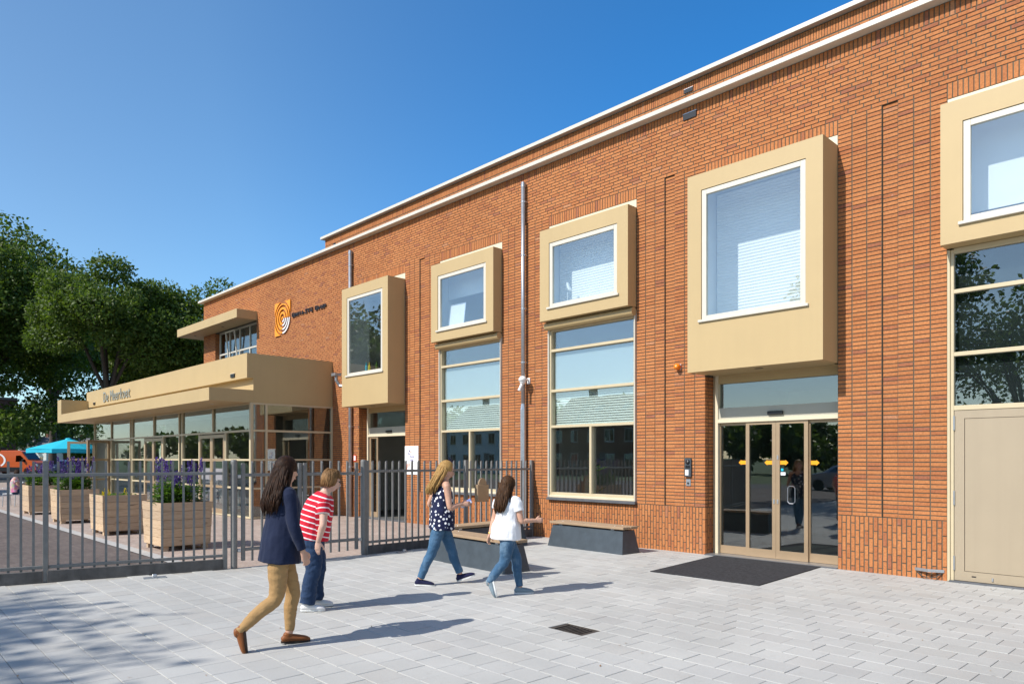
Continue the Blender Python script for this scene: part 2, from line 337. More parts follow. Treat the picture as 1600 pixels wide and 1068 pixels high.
# ---------------------------------------------------------------- ground
def sheet(name, pts, z, mat, th=0.0, **tags):
    m = MB(); n = len(pts)
    m.add([(x, y, z) for x, y in pts], [tuple(range(n))])
    return m.build(name, mat, kind='structure', **tags)
def rect(x0, x1, y0, y1): return [(x0, y0), (x1, y0), (x1, y1), (x0, y1)]
sheet('ground', rect(-1500, 1500, -1500, 1500), -0.060, 'grass_ground')
sheet('car_park', rect(-170, -44, -20, 60), -0.036, 'asphalt')
sheet('road', rect(-44, 60, -33, -25.5), -0.036, 'asphalt')
sheet('parking_paving', [(-44, -25.5), (-11.25, -25.5), (-11.25, -9.2), (-10.7, -6.95), (-44, -6.95)], -0.016, 'clinker_dark')
sheet('kerb_band', rect(-60, -11.0, -6.95, -6.74), -0.008, 'concrete_band')
sheet('terrace_paving', rect(-60, -10.66, -6.735, 12.0), -0.012, 'clinker_red')
sheet('pavement_edge', rect(-11.25, 14, -25.5, -13.45), -0.003, 'paver_far')
sheet('pavement_side', rect(3.0, 14, -13.45, 0.0), -0.003, 'paver_far')
hx0, hx1, hy0, hy1 = -4.55 - .235, -4.55 + .235, -5.68 - .155, -5.68 + .155      # opening left for the drain
pm = MB(); zj = -0.0065
for q in ([(-11.6, -13.6), (3.2, -13.6), (3.2, hy0), (-10.66, hy0), (-10.66, -6.7), (-11.25, -9.2)], rect(-10.66, hx0, hy0, hy1), rect(hx1, 3.2, hy0, hy1), rect(-10.66, 3.2, hy1, 0.29)):
    pm.add([(x, y, zj) for x, y in q], [tuple(range(len(q)))])
PV = pm.build('pavement', 'joint_sand', kind='structure')

PA = R(-1.2); PO = Vector((-4.55, -5.68)); ca, sa = math.cos(PA), math.sin(PA)
def p2w(u, v): return (PO.x + u * ca - v * sa, PO.y + u * sa + v * ca)
GU, GV = 0.222, 0.142                       # half size of the drain opening
def cut(r):                                 # paver rectangle minus the drain
    u0, u1, v0, v1 = r
    if u1 <= -GU or u0 >= GU or v1 <= -GV or v0 >= GV: return [r]
    out = []
    if u0 < -GU: out.append((u0, -GU, v0, v1)); u0 = -GU
    if u1 > GU: out.append((GU, u1, v0, v1)); u1 = GU
    if v0 < -GV: out.append((u0, u1, v0, -GV))
    if v1 > GV: out.append((u0, u1, GV, v1))
    return [q for q in out if q[1] - q[0] > 0.02 and q[3] - q[2] > 0.02]
def in_pave(x, y):
    if y > 0.10 or y < -13.35 or x > 2.9: return False
    xl = -10.66 if y > -6.7 else -10.7 - 0.55 * min(1, (-6.7 - y) / 2.5)
    return x > xl + 0.12
pav = []
for j in range(-34, 30):
    off = (j % 2) * 0.147 + rnd.uniform(-0.004, 0.004)
    for i in range(-27, 30):
        u0 = i * 0.294 + off - 0.147; v0 = j * 0.272 - 0.136
        for (a, b, c, d) in cut((u0, u0 + 0.294, v0, v0 + 0.272)):
            if b - a < 0.05 or d - c < 0.05: continue
            x, y = p2w((a + b) / 2, (c + d) / 2)
            if not in_pave(x, y): continue
            q = cam_proj((x, y, 0))
            vis = q[2] > 1 and -60 < q[0] < 1660 and q[1] < 1100
            pav.append(((b - a) * (d - c) * 1.65 / q[2] ** 3 if vis else 0.0, a, b, c, d))
pav.sort(reverse=True)
def paver_shape(mb, a, b, c, d, world):
    g = 0.0023; ch = 0.0030; zt = rnd.uniform(-0.0012, 0.0012); zz = [zt + rnd.uniform(-0.0008, 0.0008) for _ in range(4)]
    a += g + rnd.uniform(0, .0012); b -= g + rnd.uniform(0, .0012); c += g + rnd.uniform(0, .001); d -= g + rnd.uniform(0, .001)
    o = [(a, c), (b, c), (b, d), (a, d)]; i_ = [(a + ch, c + ch), (b - ch, c + ch), (b - ch, d - ch), (a + ch, d - ch)]
    T = p2w if world else (lambda u, v: (u, v))
    vs = [T(*p) + (-0.02,) for p in o] + [T(*p) + (zz[k] - ch,) for k, p in enumerate(o)] + [T(*p) + (zz[k],) for k, p in enumerate(i_)]
    fs = [(k, (k + 1) % 4, 4 + (k + 1) % 4, 4 + k) for k in range(4)] + [(4 + k, 4 + (k + 1) % 4, 8 + (k + 1) % 4, 8 + k) for k in range(4)] + [(8, 9, 10, 11)]
    mb.add(vs, fs)
paver_var = []
for k in range(8):
    m = MB(); paver_shape(m, -0.147, 0.147, -0.136, 0.136, False); paver_var.append(m.mesh('paver', 'paver'))
rest = MB(); npv = 0
for (s, a, b, c, d) in pav:
    if npv < 300 and s > 0:
        x, y = p2w((a + b) / 2, (c + d) / 2)
        if abs(b - a - 0.294) < 1e-3 and abs(d - c - 0.272) < 1e-3: me = paver_var[npv % 8]
        else:
            m = MB(); paver_shape(m, -(b - a) / 2, (b - a) / 2, -(d - c) / 2, (d - c) / 2, False); me = m.mesh('paver', 'paver')
        link('paver', me, PV, (x, y, 0), (0, 0, PA + (math.pi if npv % 3 == 0 else 0))); npv += 1
    else: paver_shape(rest, a, b, c, d, True)
rest.build('paver_field', 'paver', PV, kind='stuff')

# drain grate
dg = thing('drain_grate', 'rusty slotted iron drain grate set in the grey pavers', 'drain', (PO.x, PO.y, 0), PA)
m = MB(); fr = 0.022
m.box(-0.215, 0.215, -0.135, -0.135 + fr, -0.05, -0.004); m.box(-0.215, 0.215, 0.135 - fr, 0.135, -0.05, -0.004)
m.box(-0.215, -0.165, -0.135 + fr, 0.135 - fr, -0.05, -0.004); m.box(0.19, 0.215, -0.135 + fr, 0.135 - fr, -0.05, -0.004); m.build('frame', 'cast_iron', dg)
for k in range(8):
    x = -0.13 + k * 0.0425
    B(x - 0.008, x + 0.008, -0.135 + fr, 0.135 - fr, -0.035, -0.006, bev=0.003).build('bar', 'cast_iron', dg)
B(-0.2, 0.2, -0.13, 0.13, -0.059, -0.052).build('sump', 'dark_void', dg)
# entrance mat
m = MB(); q = [(-6.30, 0.10), (-6.08, -2.24), (-4.42, -2.20), (-4.52, -0.02)]
m.hexa([(x, y, 0.002) for x, y in q], [(x * 0.999 - 0.0053, y * 0.999 - 0.001, 0.012) for x, y in q])
m.build('door_mat', 'mat_rubber', label='black rubber entrance mat in front of the glass sliding doors', category='mat')
# leaf litter on the pavers
v = []; f = []
for k in range(34):
    px, py = rnd.uniform(0, 1600), rnd.uniform(905, 1060); dp = 1114 * 1.65 / (py - 716)
    p = CAM + FW * dp + RT * ((px - 800) / 1114 * dp)
    if not in_pave(p.x, p.y): continue
    a = rnd.uniform(0, 6.28); s = rnd.uniform(0.006, 0.016); n0 = len(v)
    for (cx, cy, cz) in ((-1, 0, .004), (0, -.5, .007), (1, 0, .012), (0, .5, .006)):
        v.append((p.x + s * (cx * math.cos(a) - cy * math.sin(a)), p.y + s * (cx * math.sin(a) + cy * math.cos(a)), cz))
    f.append((n0, n0 + 1, n0 + 2, n0 + 3))
leaf_mat('leaf_dry', (0.22, 0.09, 0.03), (0.35, 0.2, 0.07), 0.1)
MB().add(v, f).build('leaf_litter', 'leaf_dry', kind='stuff', label='few small dry brown leaves scattered on the pavers', category='leaves')
# ---------------------------------------------------------------- main building
MBD = thing('brick_building', 'long orange brick building with cream window boxes and white roof edge', 'building')
RXS = [-15.305, -11.615, -7.952, -4.283, -0.610]; OW = 2.225
LXS = [r - OW for r in RXS]
PIERS = [(RXS[0], LXS[1]), (RXS[1], LXS[2]), (RXS[2], LXS[3]), (RXS[3], LXS[4]), (RXS[4], 0.85)]
XL, XR = -28.97, 3.0; ZP, ZS, ZT = 0.81, 6.71, 7.605; CH = (ZS - ZP) / 97
UWX = (-27.80, -24.16); UWZ = (4.75, 6.50)          # upper window on the far left
BK = []                                              # (xc, zc, w, h, y, face)
J = 0.0152
def clipped(x0, x1, holes): 
    segs = [(x0, x1)]
    for a, b in holes:
        segs = [s for (p, q) in segs for s in ((p, min(q, a)), (max(p, b), q)) if s[1] - s[0] > 0.025]
    return segs
def running(x0, x1, z0, n, ch, y, holes=(), L=0.2175, phase=0):
    for k in range(n):
        zc = z0 + (k + 0.5) * ch
        off = ((k + phase) % 2) * L / 2 + (0.25 * L if (k + phase) % 5 == 3 else 0)
        segs = clipped(x0, x1, [(a, b) for a, b, c, d in holes if c < zc < d])
        i0 = int(math.floor(x0 / L)) - 1
        for i in range(i0, int(x1 / L) + 2):
            a = i * L + off; b = a + L
            for p, q in segs:
                p2, q2 = max(a, p), min(b, q)
                if q2 - p2 > 0.035: BK.append(((p2 + q2) / 2, zc, q2 - p2 - J, ch - J, y, 0))
def stack(x0, x1, z0, z1, n, ch, cols, y, rec):
    wc = (x1 - x0) / cols
    for c in range(cols):
        for k in range(n):
            BK.append((x0 + (c + 0.5) * wc, z0 + (k + 0.5) * ch, wc - J, ch - J, y + (0.028 if c == rec else 0), 0))
def plinth(x0, x1, z1):
    n = max(1, round((x1 - x0) / 0.0628)); wc = (x1 - x0) / n
    for c in range(n):
        z = z1 - (0.105 if c % 2 else 0.21); top = z1
        while top > 0.0:
            b = max(z, -0.02)
            if top - b > 0.03: BK.append((x0 + (c + 0.5) * wc, (top + b) / 2, wc - J, top - b - J, 0, 0))
            top = b; z -= 0.21
            if b <= -0.02: break
def soldier(x0, x1, z0, z1, y):
    n = round((x1 - x0) / 0.0625); wc = (x1 - x0) / n
    for c in range(n): BK.append((x0 + (c + .5) * wc, (z0 + z1) / 2, wc - J, z1 - z0 - J, y, 0))
running(XL, LXS[0], ZP + 40 * CH, 57, CH, 0, [(UWX[0], UWX[1], UWZ[0], UWZ[1] + 0.25)])
running(-19.0, LXS[0], ZP, 40, CH, 0)
plinth(-19.0, LXS[0], ZP)
for i, (a, b) in enumerate(PIERS):
    stack(a, b, ZP, ZS, 97, CH, 7, 0, 3); plinth(a, b, ZP)
for i in (1, 2): plinth(LXS[i], RXS[i], 0.795)
for i in range(5): soldier(LXS[i], RXS[i], 6.49, ZS, 0)
running(XL, XR, ZS, 15, (ZT - ZS) / 15, 0, phase=1)
running(0.85, XR, ZP, 97, CH, 0); plinth(0.85, XR, ZP)
soldier(XL, XR, ZT, 7.815, 0)
for xl in (LXS[0], LXS[3]):                          # brick jambs of the two door recesses, facing +X
    for k in range(int(3.1 / CH)):
        z0 = ZP + k * CH
        if z0 > 3.05: break
        for (a, b) in ((0.012, 0.104), (0.104, 0.30)): BK.append((xl, z0 + CH / 2, b - a - J, CH - J, (a + b) / 2, 1))
    for c in range(4):
        z = ZP - (0.105 if c % 2 else 0.21); top = ZP
        while top > 0.01:
            b = max(z, -0.02); BK.append((xl, (top + b) / 2, 0.055, top - b - J, 0.045 + c * 0.066, 1)); top = b; z -= 0.21
for k in range(30):                                  # jamb of the upper left window
    z0 = UWZ[0] + k * CH
    if z0 > UWZ[1] - 0.05: break
    BK.append((UWX[0], z0 + CH / 2, 0.14, CH - J, 0.085, 1))

wm = MB(); y0, y1 = 0.0085, 0.30
def wbox(xa, xb, za, zb, ya=y0): wm.box(xa, xb, ya, y1, za, zb)
wbox(XL, UWX[0] - 0.011, 3.2, UWZ[1] + 0.25); wbox(UWX[1], -19.0, 3.2, UWZ[1] + 0.25); wbox(UWX[0] - 0.011, UWX[1], 3.2, UWZ[0]); wbox(UWX[0] - 0.011, UWX[1], UWZ[1], UWZ[1] + 0.25)
wbox(XL, -19.0, UWZ[1] + 0.25, 7.815); wbox(-19.0, LXS[0] - 0.011, -0.1, 6.49)
wbox(-19.0, LXS[0] - 0.011, 6.49, 7.815); wbox(LXS[0] - 0.011, XR, ZS + 0.002, 7.815)
for i in range(5): wbox(LXS[i] - (0.011 if i == 0 else 0), RXS[i], 6.492, ZS + 0.002)
for i, (a, b) in enumerate(PIERS):
    b2 = b - 0.011 if i == 2 else b
    c = (b - a) / 7
    wbox(a, b2, -0.1, ZP - 0.004); wbox(a, a + 3 * c, ZP - 0.004, ZS + 0.002); wbox(a + 3 * c, a + 4 * c, ZP - 0.004, ZS + 0.002, y0 + 0.028); wbox(a + 4 * c, b2, ZP - 0.004, 6.49); wbox(a + 4 * c, b, 6.49, ZS + 0.002)
for i in (1, 2): wbox(LXS[i], RXS[i], -0.1, 0.80)
wbox(0.85, XR, -0.1, ZS + 0.002)
WALL = wm.build('wall', 'mortar', MBD)

def brick_verts(w_, h_, jit=True):
    r = (lambda s: rnd.uniform(-s, s)) if jit else (lambda s: 0)
    e = 0.0012; fy = r(0.0016)
    fr = [(-w_ / 2 + r(e), fy + r(.0008), -h_ / 2 + r(e)), (w_ / 2 + r(e), fy + r(.0008), -h_ / 2 + r(e)), (w_ / 2 + r(e), fy + r(.0008), h_ / 2 + r(e)), (-w_ / 2 + r(e), fy + r(.0008), h_ / 2 + r(e))]
    return fr + [(x * 1.0, 0.016, z) for x, _, z in fr]
BF = [(0, 1, 2, 3), (0, 4, 5, 1), (1, 5, 6, 2), (2, 6, 7, 3), (3, 7, 4, 0)]
def bsize(b):
    x, z, w_, h_, y, fc = b
    p = (x, y, z) if fc == 0 else (x, y, z)
    q = cam_proj(p)
    if not (2 < q[2] and 20 < q[0] < 1600 and 0 < q[1] < 1068) or fc: return 0
    return w_ * h_ / q[2] ** 3
BK.sort(key=bsize, reverse=True)
cache = {}; fv = []; ff = []
for k, b in enumerate(BK):
    x, z, w_, h_, y, fc = b
    if k < 300:
        key = (round(w_, 3), round(h_, 3), k % 4)
        if key not in cache:
            cache[key] = MB().add(brick_verts(w_, h_), BF).mesh('brick', 'brick')
        link('brick', cache[key], WALL, (x, y, z)); continue
    vs = brick_verts(w_, h_); n0 = len(fv)
    if fc == 0: fv += [(x + a, y + c, z + d) for a, c, d in vs]
    else: fv += [(x - c, y + a, z + d) for a, c, d in vs]
    ff += [tuple(i + n0 for i in q) for q in BF]
link('brick_field', np_mesh('brick_field', np.array(fv), np.array(ff), 'brick'), WALL, kind='stuff')

# set-back upper storey
UY, UXL, UZ = 5.37, -28.97, 11.50
um = MB().box(UXL, XR, UY + 0.011, UY + 0.3, 7.7, UZ); um.box(UXL + 0.011, UXL + 0.3, UY + 0.3, 14, 7.7, UZ)
UW = um.build('upper_wall', 'mortar', MBD)
BK = []
running(UXL, XR, 9.1, int((UZ - 0.30 - 9.1) / CH), CH, UY); zz = 9.1 + int((UZ - 0.30 - 9.1) / CH) * CH
soldier(UXL, XR, zz + 0.02, UZ - 0.01, UY - 0.0)
fv = []; ff = []
for (x, z, w_, h_, y, fc) in BK:
    n0 = len(fv); fv += [(x + a, y + c, z + d) for a, c, d in brick_verts(w_, h_)]; ff += [tuple(i + n0 for i in q) for q in BF]
link('brick_field', np_mesh('brick_field', np.array(fv), np.array(ff), 'brick'), UW, kind='stuff')
um = MB().box(UXL - 0.16, XR, UY - 0.16, UY + 0.34, UZ + 0.003, UZ + 0.115, bev=0.006); um.build('upper_cornice', 'white_trim', MBD)
MB().box(UXL, XR, UY + 0.3, 14, UZ - 0.2, UZ - 0.05).build('upper_roof', 'roof_felt', MBD)
# cornice, roof, hidden shell
m = MB().box(XL - 0.17, XR, -0.165, 0.32, 7.818, 7.90, bev=0.006); m.box(XL - 0.17, XL + 0.32, 0.32, 14, 7.818, 7.90, bev=0.006); m.build('cornice', 'white_trim', MBD)
B(XL + 0.3, XR, 0.32, 14, 7.60, 7.72).build('roof', 'roof_felt', MBD)
m = MB().box(XL, XL + 0.3, 0.3, 14, -0.1, 7.81); m.box(XR - 0.3, XR, 0.3, 14, -0.1, 7.6); m.box(XL + 0.3, XR - 0.3, 13.7, 14, -0.1, 7.6)
tex_brick_mat('brick_far', (0.46, 0.15, 0.055), (0.40, 0.125, 0.05), (0.20, 0.175, 0.135), 0.2175, 0.0608, 0.010, plane='YZ'); m.build('end_wall', 'brick_far', MBD)
# interior
B(XL + 0.3, XR - 0.3, 0.30, 13.7, -0.06, 0.004).build('floor', 'int_floor', MBD)
B(XL + 0.3, XR - 0.3, 0.36, 4.6, 3.15, 3.55).build('storey_slab', 'int_white', MBD)
B(XL + 0.3, XR - 0.3, 0.30, 4.6, 6.62, 6.75).build('ceiling', 'int_white', MBD)
B(XL + 0.3, XR - 0.3, 4.6, 4.75, 0.0, 6.7).build('back_wall', 'int_wall', MBD)
for xp in (-19.2, -14.57, -10.9, -7.23, -3.55, 0.2):
    B(xp - 0.06, xp + 0.06, 0.302, 4.6, 0.004, 3.15).build('partition', 'int_wall', MBD); B(xp - 0.06, xp + 0.06, 0.302, 4.6, 3.55, 6.62).build('partition', 'int_white', MBD)

def pane(parent, x0, x1, z0, z1, y, mat='glass', th=0.012): return B(x0, x1, y, y + th, z0, z1).build('pane', mat, parent)
def bars(parent, name, mat, items, bev=0.004):
    for it in items: B(*it, bev=bev).build(name, mat, parent)
# window boxes
def pleated(parent, x0, x1, z0, z1, y, mat='blind_white'):
    n = int((z1 - z0) / 0.026); v = []; f = []
    for k in range(n + 1):
        z = z0 + (z1 - z0) * k / n; dy = 0.011 if k % 2 else 0.0
        v += [(x0, y + dy, z), (x1, y + dy, z)]
    for k in range(n): f.append((2 * k, 2 * k + 1, 2 * k + 3, 2 * k + 2))
    return MB().add(v, f).build('pleated_blind', mat, parent)
BOXP = [(-0.54, 3.08), (-0.27, 4.47), (-0.27, 4.47), (-0.54, 3.08), (-0.27, 4.47)]
for i in range(5):
    yf, zb = BOXP[i]; xl, xr, zt = LXS[i] - 0.012, RXS[i] + 0.004, 6.33
    tall = zb < 4
    ox0, ox1, oz0, oz1 = xl + 0.255, xr - 0.25, (3.895 if tall else 4.70), (6.06 if tall else 6.04)
    m = MB(); t = 0.05
    m.box(xl, ox0, yf, yf + t, zb, zt); m.box(ox1, xr, yf, yf + t, zb, zt); m.box(ox0, ox1, yf, yf + t, zb, oz0); m.box(ox0, ox1, yf, yf + t, oz1, zt)
    m.box(xl, xl + 0.07, yf + t, -0.012, zb, zt); m.box(xr - 0.07, xr, yf + t, -0.012, zb, zt)
    m.box(xl + 0.07, xr - 0.07, yf + t, 0.28, zb, zb + 0.09); m.box(xl + 0.07, xr - 0.07, yf + t, 0.28, zt - 0.09, zt)
    bx = m.build('window_box', 'cream', MBD)
    B(LXS[i] + 0.003, RXS[i] - 0.003, 0.004, 0.26, zt + 0.001, 6.488).build('lintel_strip', 'cream_bright', bx)
    m = MB(); li = 0.012
    m.box(xl + 0.071, xl + 0.071 + li, yf + t + 0.001, 0.30, zb + 0.09, zt - 0.09); m.box(xr - 0.071 - li, xr - 0.071, yf + t + 0.001, 0.30, zb + 0.09, zt - 0.09)
    m.box(xl + 0.084, xr - 0.084, yf + t + 0.001, 0.30, zb + 0.091, zb + 0.10); m.box(xl + 0.084, xr - 0.084, yf + t + 0.001, 0.30, zt - 0.10, zt - 0.091); m.build('lining', 'int_white', bx)
    fw = 0.088; ya, yb = yf + 0.012, yf + 0.072; g = 0.006
    bars(bx, 'window_frame', 'white_trim', [(ox0 + g, ox0 + fw, ya, yb, oz0 + 0.035, oz1 - g), (ox1 - fw, ox1 - g, ya, yb, oz0 + 0.035, oz1 - g), (ox0 + fw, ox1 - fw, ya, yb, oz1 - fw, oz1 - g), (ox0 + fw, ox1 - fw, ya, yb, oz0 + 0.035, oz0 + 0.035 + 0.058)])
    B(ox0 - 0.045, ox1 + 0.045, yf - 0.035, yf + 0.008, oz0 - 0.012, oz0 + 0.03, bev=0.005).build('sill', 'white_trim', bx)
    pane(bx, ox0 + fw, ox1 - fw, oz0 + 0.093, oz1 - fw, yf + 0.035)
    B(xl + 0.09, xr - 0.09, yf + 0.075, yf + 0.40, oz0 + 0.045, oz0 + 0.07).build('window_board', 'int_white', bx)
    if i in (2, 3): pleated(bx, xl + 0.10, xr - 0.10, zb + 0.12, zt - 0.12, 0.22)
    if i == 4: B(xl + 0.10, xr - 0.10, 0.20, 0.206, 4.95, zt - 0.12).build('blind_or_pale_panel', 'blind_white', bx)  # white panel added only to make this pane paler, no blind here
    if i == 1: B(xl + 0.10, xr - 0.10, 0.20, 0.206, 5.55, zt - 0.12).build('blind_or_pale_panel', 'blind_white', bx)
    if tall: B((xl + xr) / 2 - 0.06, (xl + xr) / 2 + 0.06, yf + 0.25, yf + 0.31, zb - 0.006, zb + 0.001).build('soffit_lamp', 'black_plastic', bx)
# side jamb bricks are covered by the boxes; ground-floor windows
def venetian(parent, x0, x1, z0, z1, y):
    m = MB(); n = int((z1 - z0) / 0.048)
    for k in range(n):
        z = z0 + k * (z1 - z0) / n
        m.add([(x0, y - 0.002, z), (x1, y - 0.002, z), (x1, y + 0.020, z + 0.042), (x0, y + 0.020, z + 0.042), (x0, y - 0.001, z + .0015), (x1, y - 0.001, z + .0015), (x1, y + 0.020, z + 0.0435), (x0, y + 0.020, z + 0.0435)],
              [(0, 1, 2, 3), (7, 6, 5, 4), (0, 4, 5, 1), (1, 5, 6, 2), (2, 6, 7, 3), (3, 7, 4, 0)])
    m.build('venetian_blind', 'blind_green', parent)
for i in (1, 2):
    xl, xr = LXS[i] + 0.004, RXS[i] - 0.004; w0 = link('window', None, MBD)
    fy0, fy1 = -0.012, 0.115; a, b = xl + 0.065, xr - 0.055
    bars(w0, 'frame', 'cream_frame', [(xl + 0.028, a, fy0, fy1, 0.87, 4.45), (b, xr - 0.02, fy0, fy1, 0.87, 4.45)])
    bars(w0, 'rail', 'cream_frame', [(a, b, fy0 + .002, fy1, 3.86, 3.915), (a, b, fy0 + .002, fy1, 3.025, 3.08), (a, b, fy0 + .002, fy1, 2.285, 2.34), (a, b, fy0 + .002, fy1, 0.87, 0.955), (a, b, fy0 + .002, fy1, 4.29, 4.45)])
    B(a - 0.03, b + 0.03, fy0 - 0.03, fy0 + 0.001, 0.852, 0.90, bev=.004).build('drip_rail', 'cream_bright', w0)
    xm = (a + b) / 2; B(xm - 0.028, xm + 0.028, fy0 + .004, fy1, 0.955, 2.285, bev=.004).build('mullion', 'cream_frame', w0)
    bars(w0, 'shutter_guide', 'white_trim', [(xl - 0.002, xl + 0.027, -0.05, 0.02, 0.85, 4.40), (xr - 0.019, xr + 0.002, -0.05, 0.02, 0.85, 4.40)])
    M_ = Matrix.Rotation(R(90), 4, 'Y'); MB().lathe([(0.0, 0), (0.078, 0), (0.078, xr - xl + 0.02), (0.0, xr - xl + 0.02)], (xl - 0.01, -0.085, 4.385), 18, M_).build('shutter_roll', 'cream', w0, smooth=False)
    pane(w0, a, b, 3.915, 4.29, 0.06); pane(w0, a, b, 3.08, 3.86, 0.06); pane(w0, a, b, 2.34, 3.025, 0.06); pane(w0, a, xm - .028, 0.955, 2.285, 0.06, 'glass'); pane(w0, xm + .028, b, 0.955, 2.285, 0.06, 'glass')
    B(a + 0.03, b, 0.085, 0.09, 3.09, 3.85).build('film_panel', 'film', w0)
    venetian(w0, a + 0.01, b - 0.01, 2.30, 3.03, 0.122)
    B(xl - 0.02, xr + 0.02, -0.075, 0.05, 0.798, 0.85, bev=0.004).build('sill', 'bluestone', w0)
# right-hand window above the service door
i = 4; xl, xr = LXS[i] + 0.004, RXS[i] - 0.004; w0 = link('window', None, MBD)
bars(w0, 'frame', 'cream_frame', [(xl, xl + 0.035, -0.03, 0.07, 0.004, 4.45), (xl + 0.036, xl + 0.075, -0.012, 0.07, 0.004, 4.45), (xr - 0.07, xr, -0.02, 0.07, 0.004, 4.45)])
a, b = xl + 0.075, xr - 0.07
bars(w0, 'rail', 'cream_frame', [(a, b, -0.012, .07, 3.86, 3.915), (a, b, -0.012, .07, 3.02, 3.075), (a, b, -0.012, .07, 2.295, 2.36), (a, b, -0.012, .07, 4.395, 4.465)])
pane(w0, a, b, 3.915, 4.395, .03, 'glass_dark'); pane(w0, a, b, 3.075, 3.86, .03, 'glass_dark'); pane(w0, a, b, 2.36, 3.02, .03, 'glass_dark')
B(xl + 0.05, xr - 0.05, 0.12, 0.14, 2.3, 4.45).build('backing', 'int_dark', w0)
d0 = link('service_door', None, MBD)
m = MB(); dx0, dx1, dz0, dz1 = a + 0.006, b - 0.006, 0.028, 2.29
m.box(dx0, dx0 + 0.115, -0.006, 0.05, dz0, dz1); m.box(dx1 - 0.115, dx1, -0.006, 0.05, dz0, dz1); m.box(dx0 + 0.115, dx1 - 0.115, -0.006, 0.05, dz1 - 0.105, dz1); m.box(dx0 + 0.115, dx1 - 0.115, -0.006, 0.05, dz0, dz0 + 0.125); m.build('door_frame', 'beige_panel', d0)
B(dx0 + 0.121, dx1 - 0.121, 0.0, 0.05, dz0 + 0.131, dz1 - 0.111).build('door_panel', 'beige_panel', d0)
B(dx0 + 0.1, dx1 - 0.1, 0.03, 0.06, dz0 + 0.1, dz1 - 0.09).build('panel_gap', 'black_plastic', d0)
for z in (0.25, 1.12, 2.12): MB().tube([(dx0 - 0.002, -0.016, z - 0.09), (dx0 - 0.002, -0.016, z + 0.10)], 0.011, 8).build('hinge', 'galv', d0)
B(dx0 + 0.20, dx0 + 0.25, -0.009, 0, 0.085, 0.10).build('drain_slot', 'black_plastic', d0); B(dx0 + 0.425, dx0 + 0.445, -0.02, 0, 0.055, 0.10, bev=.004).build('floor_bolt', 'galv', d0)
B(xl + 0.03, xr, -0.06, 0.06, -0.005, 0.022).build('threshold', 'bluestone', d0)

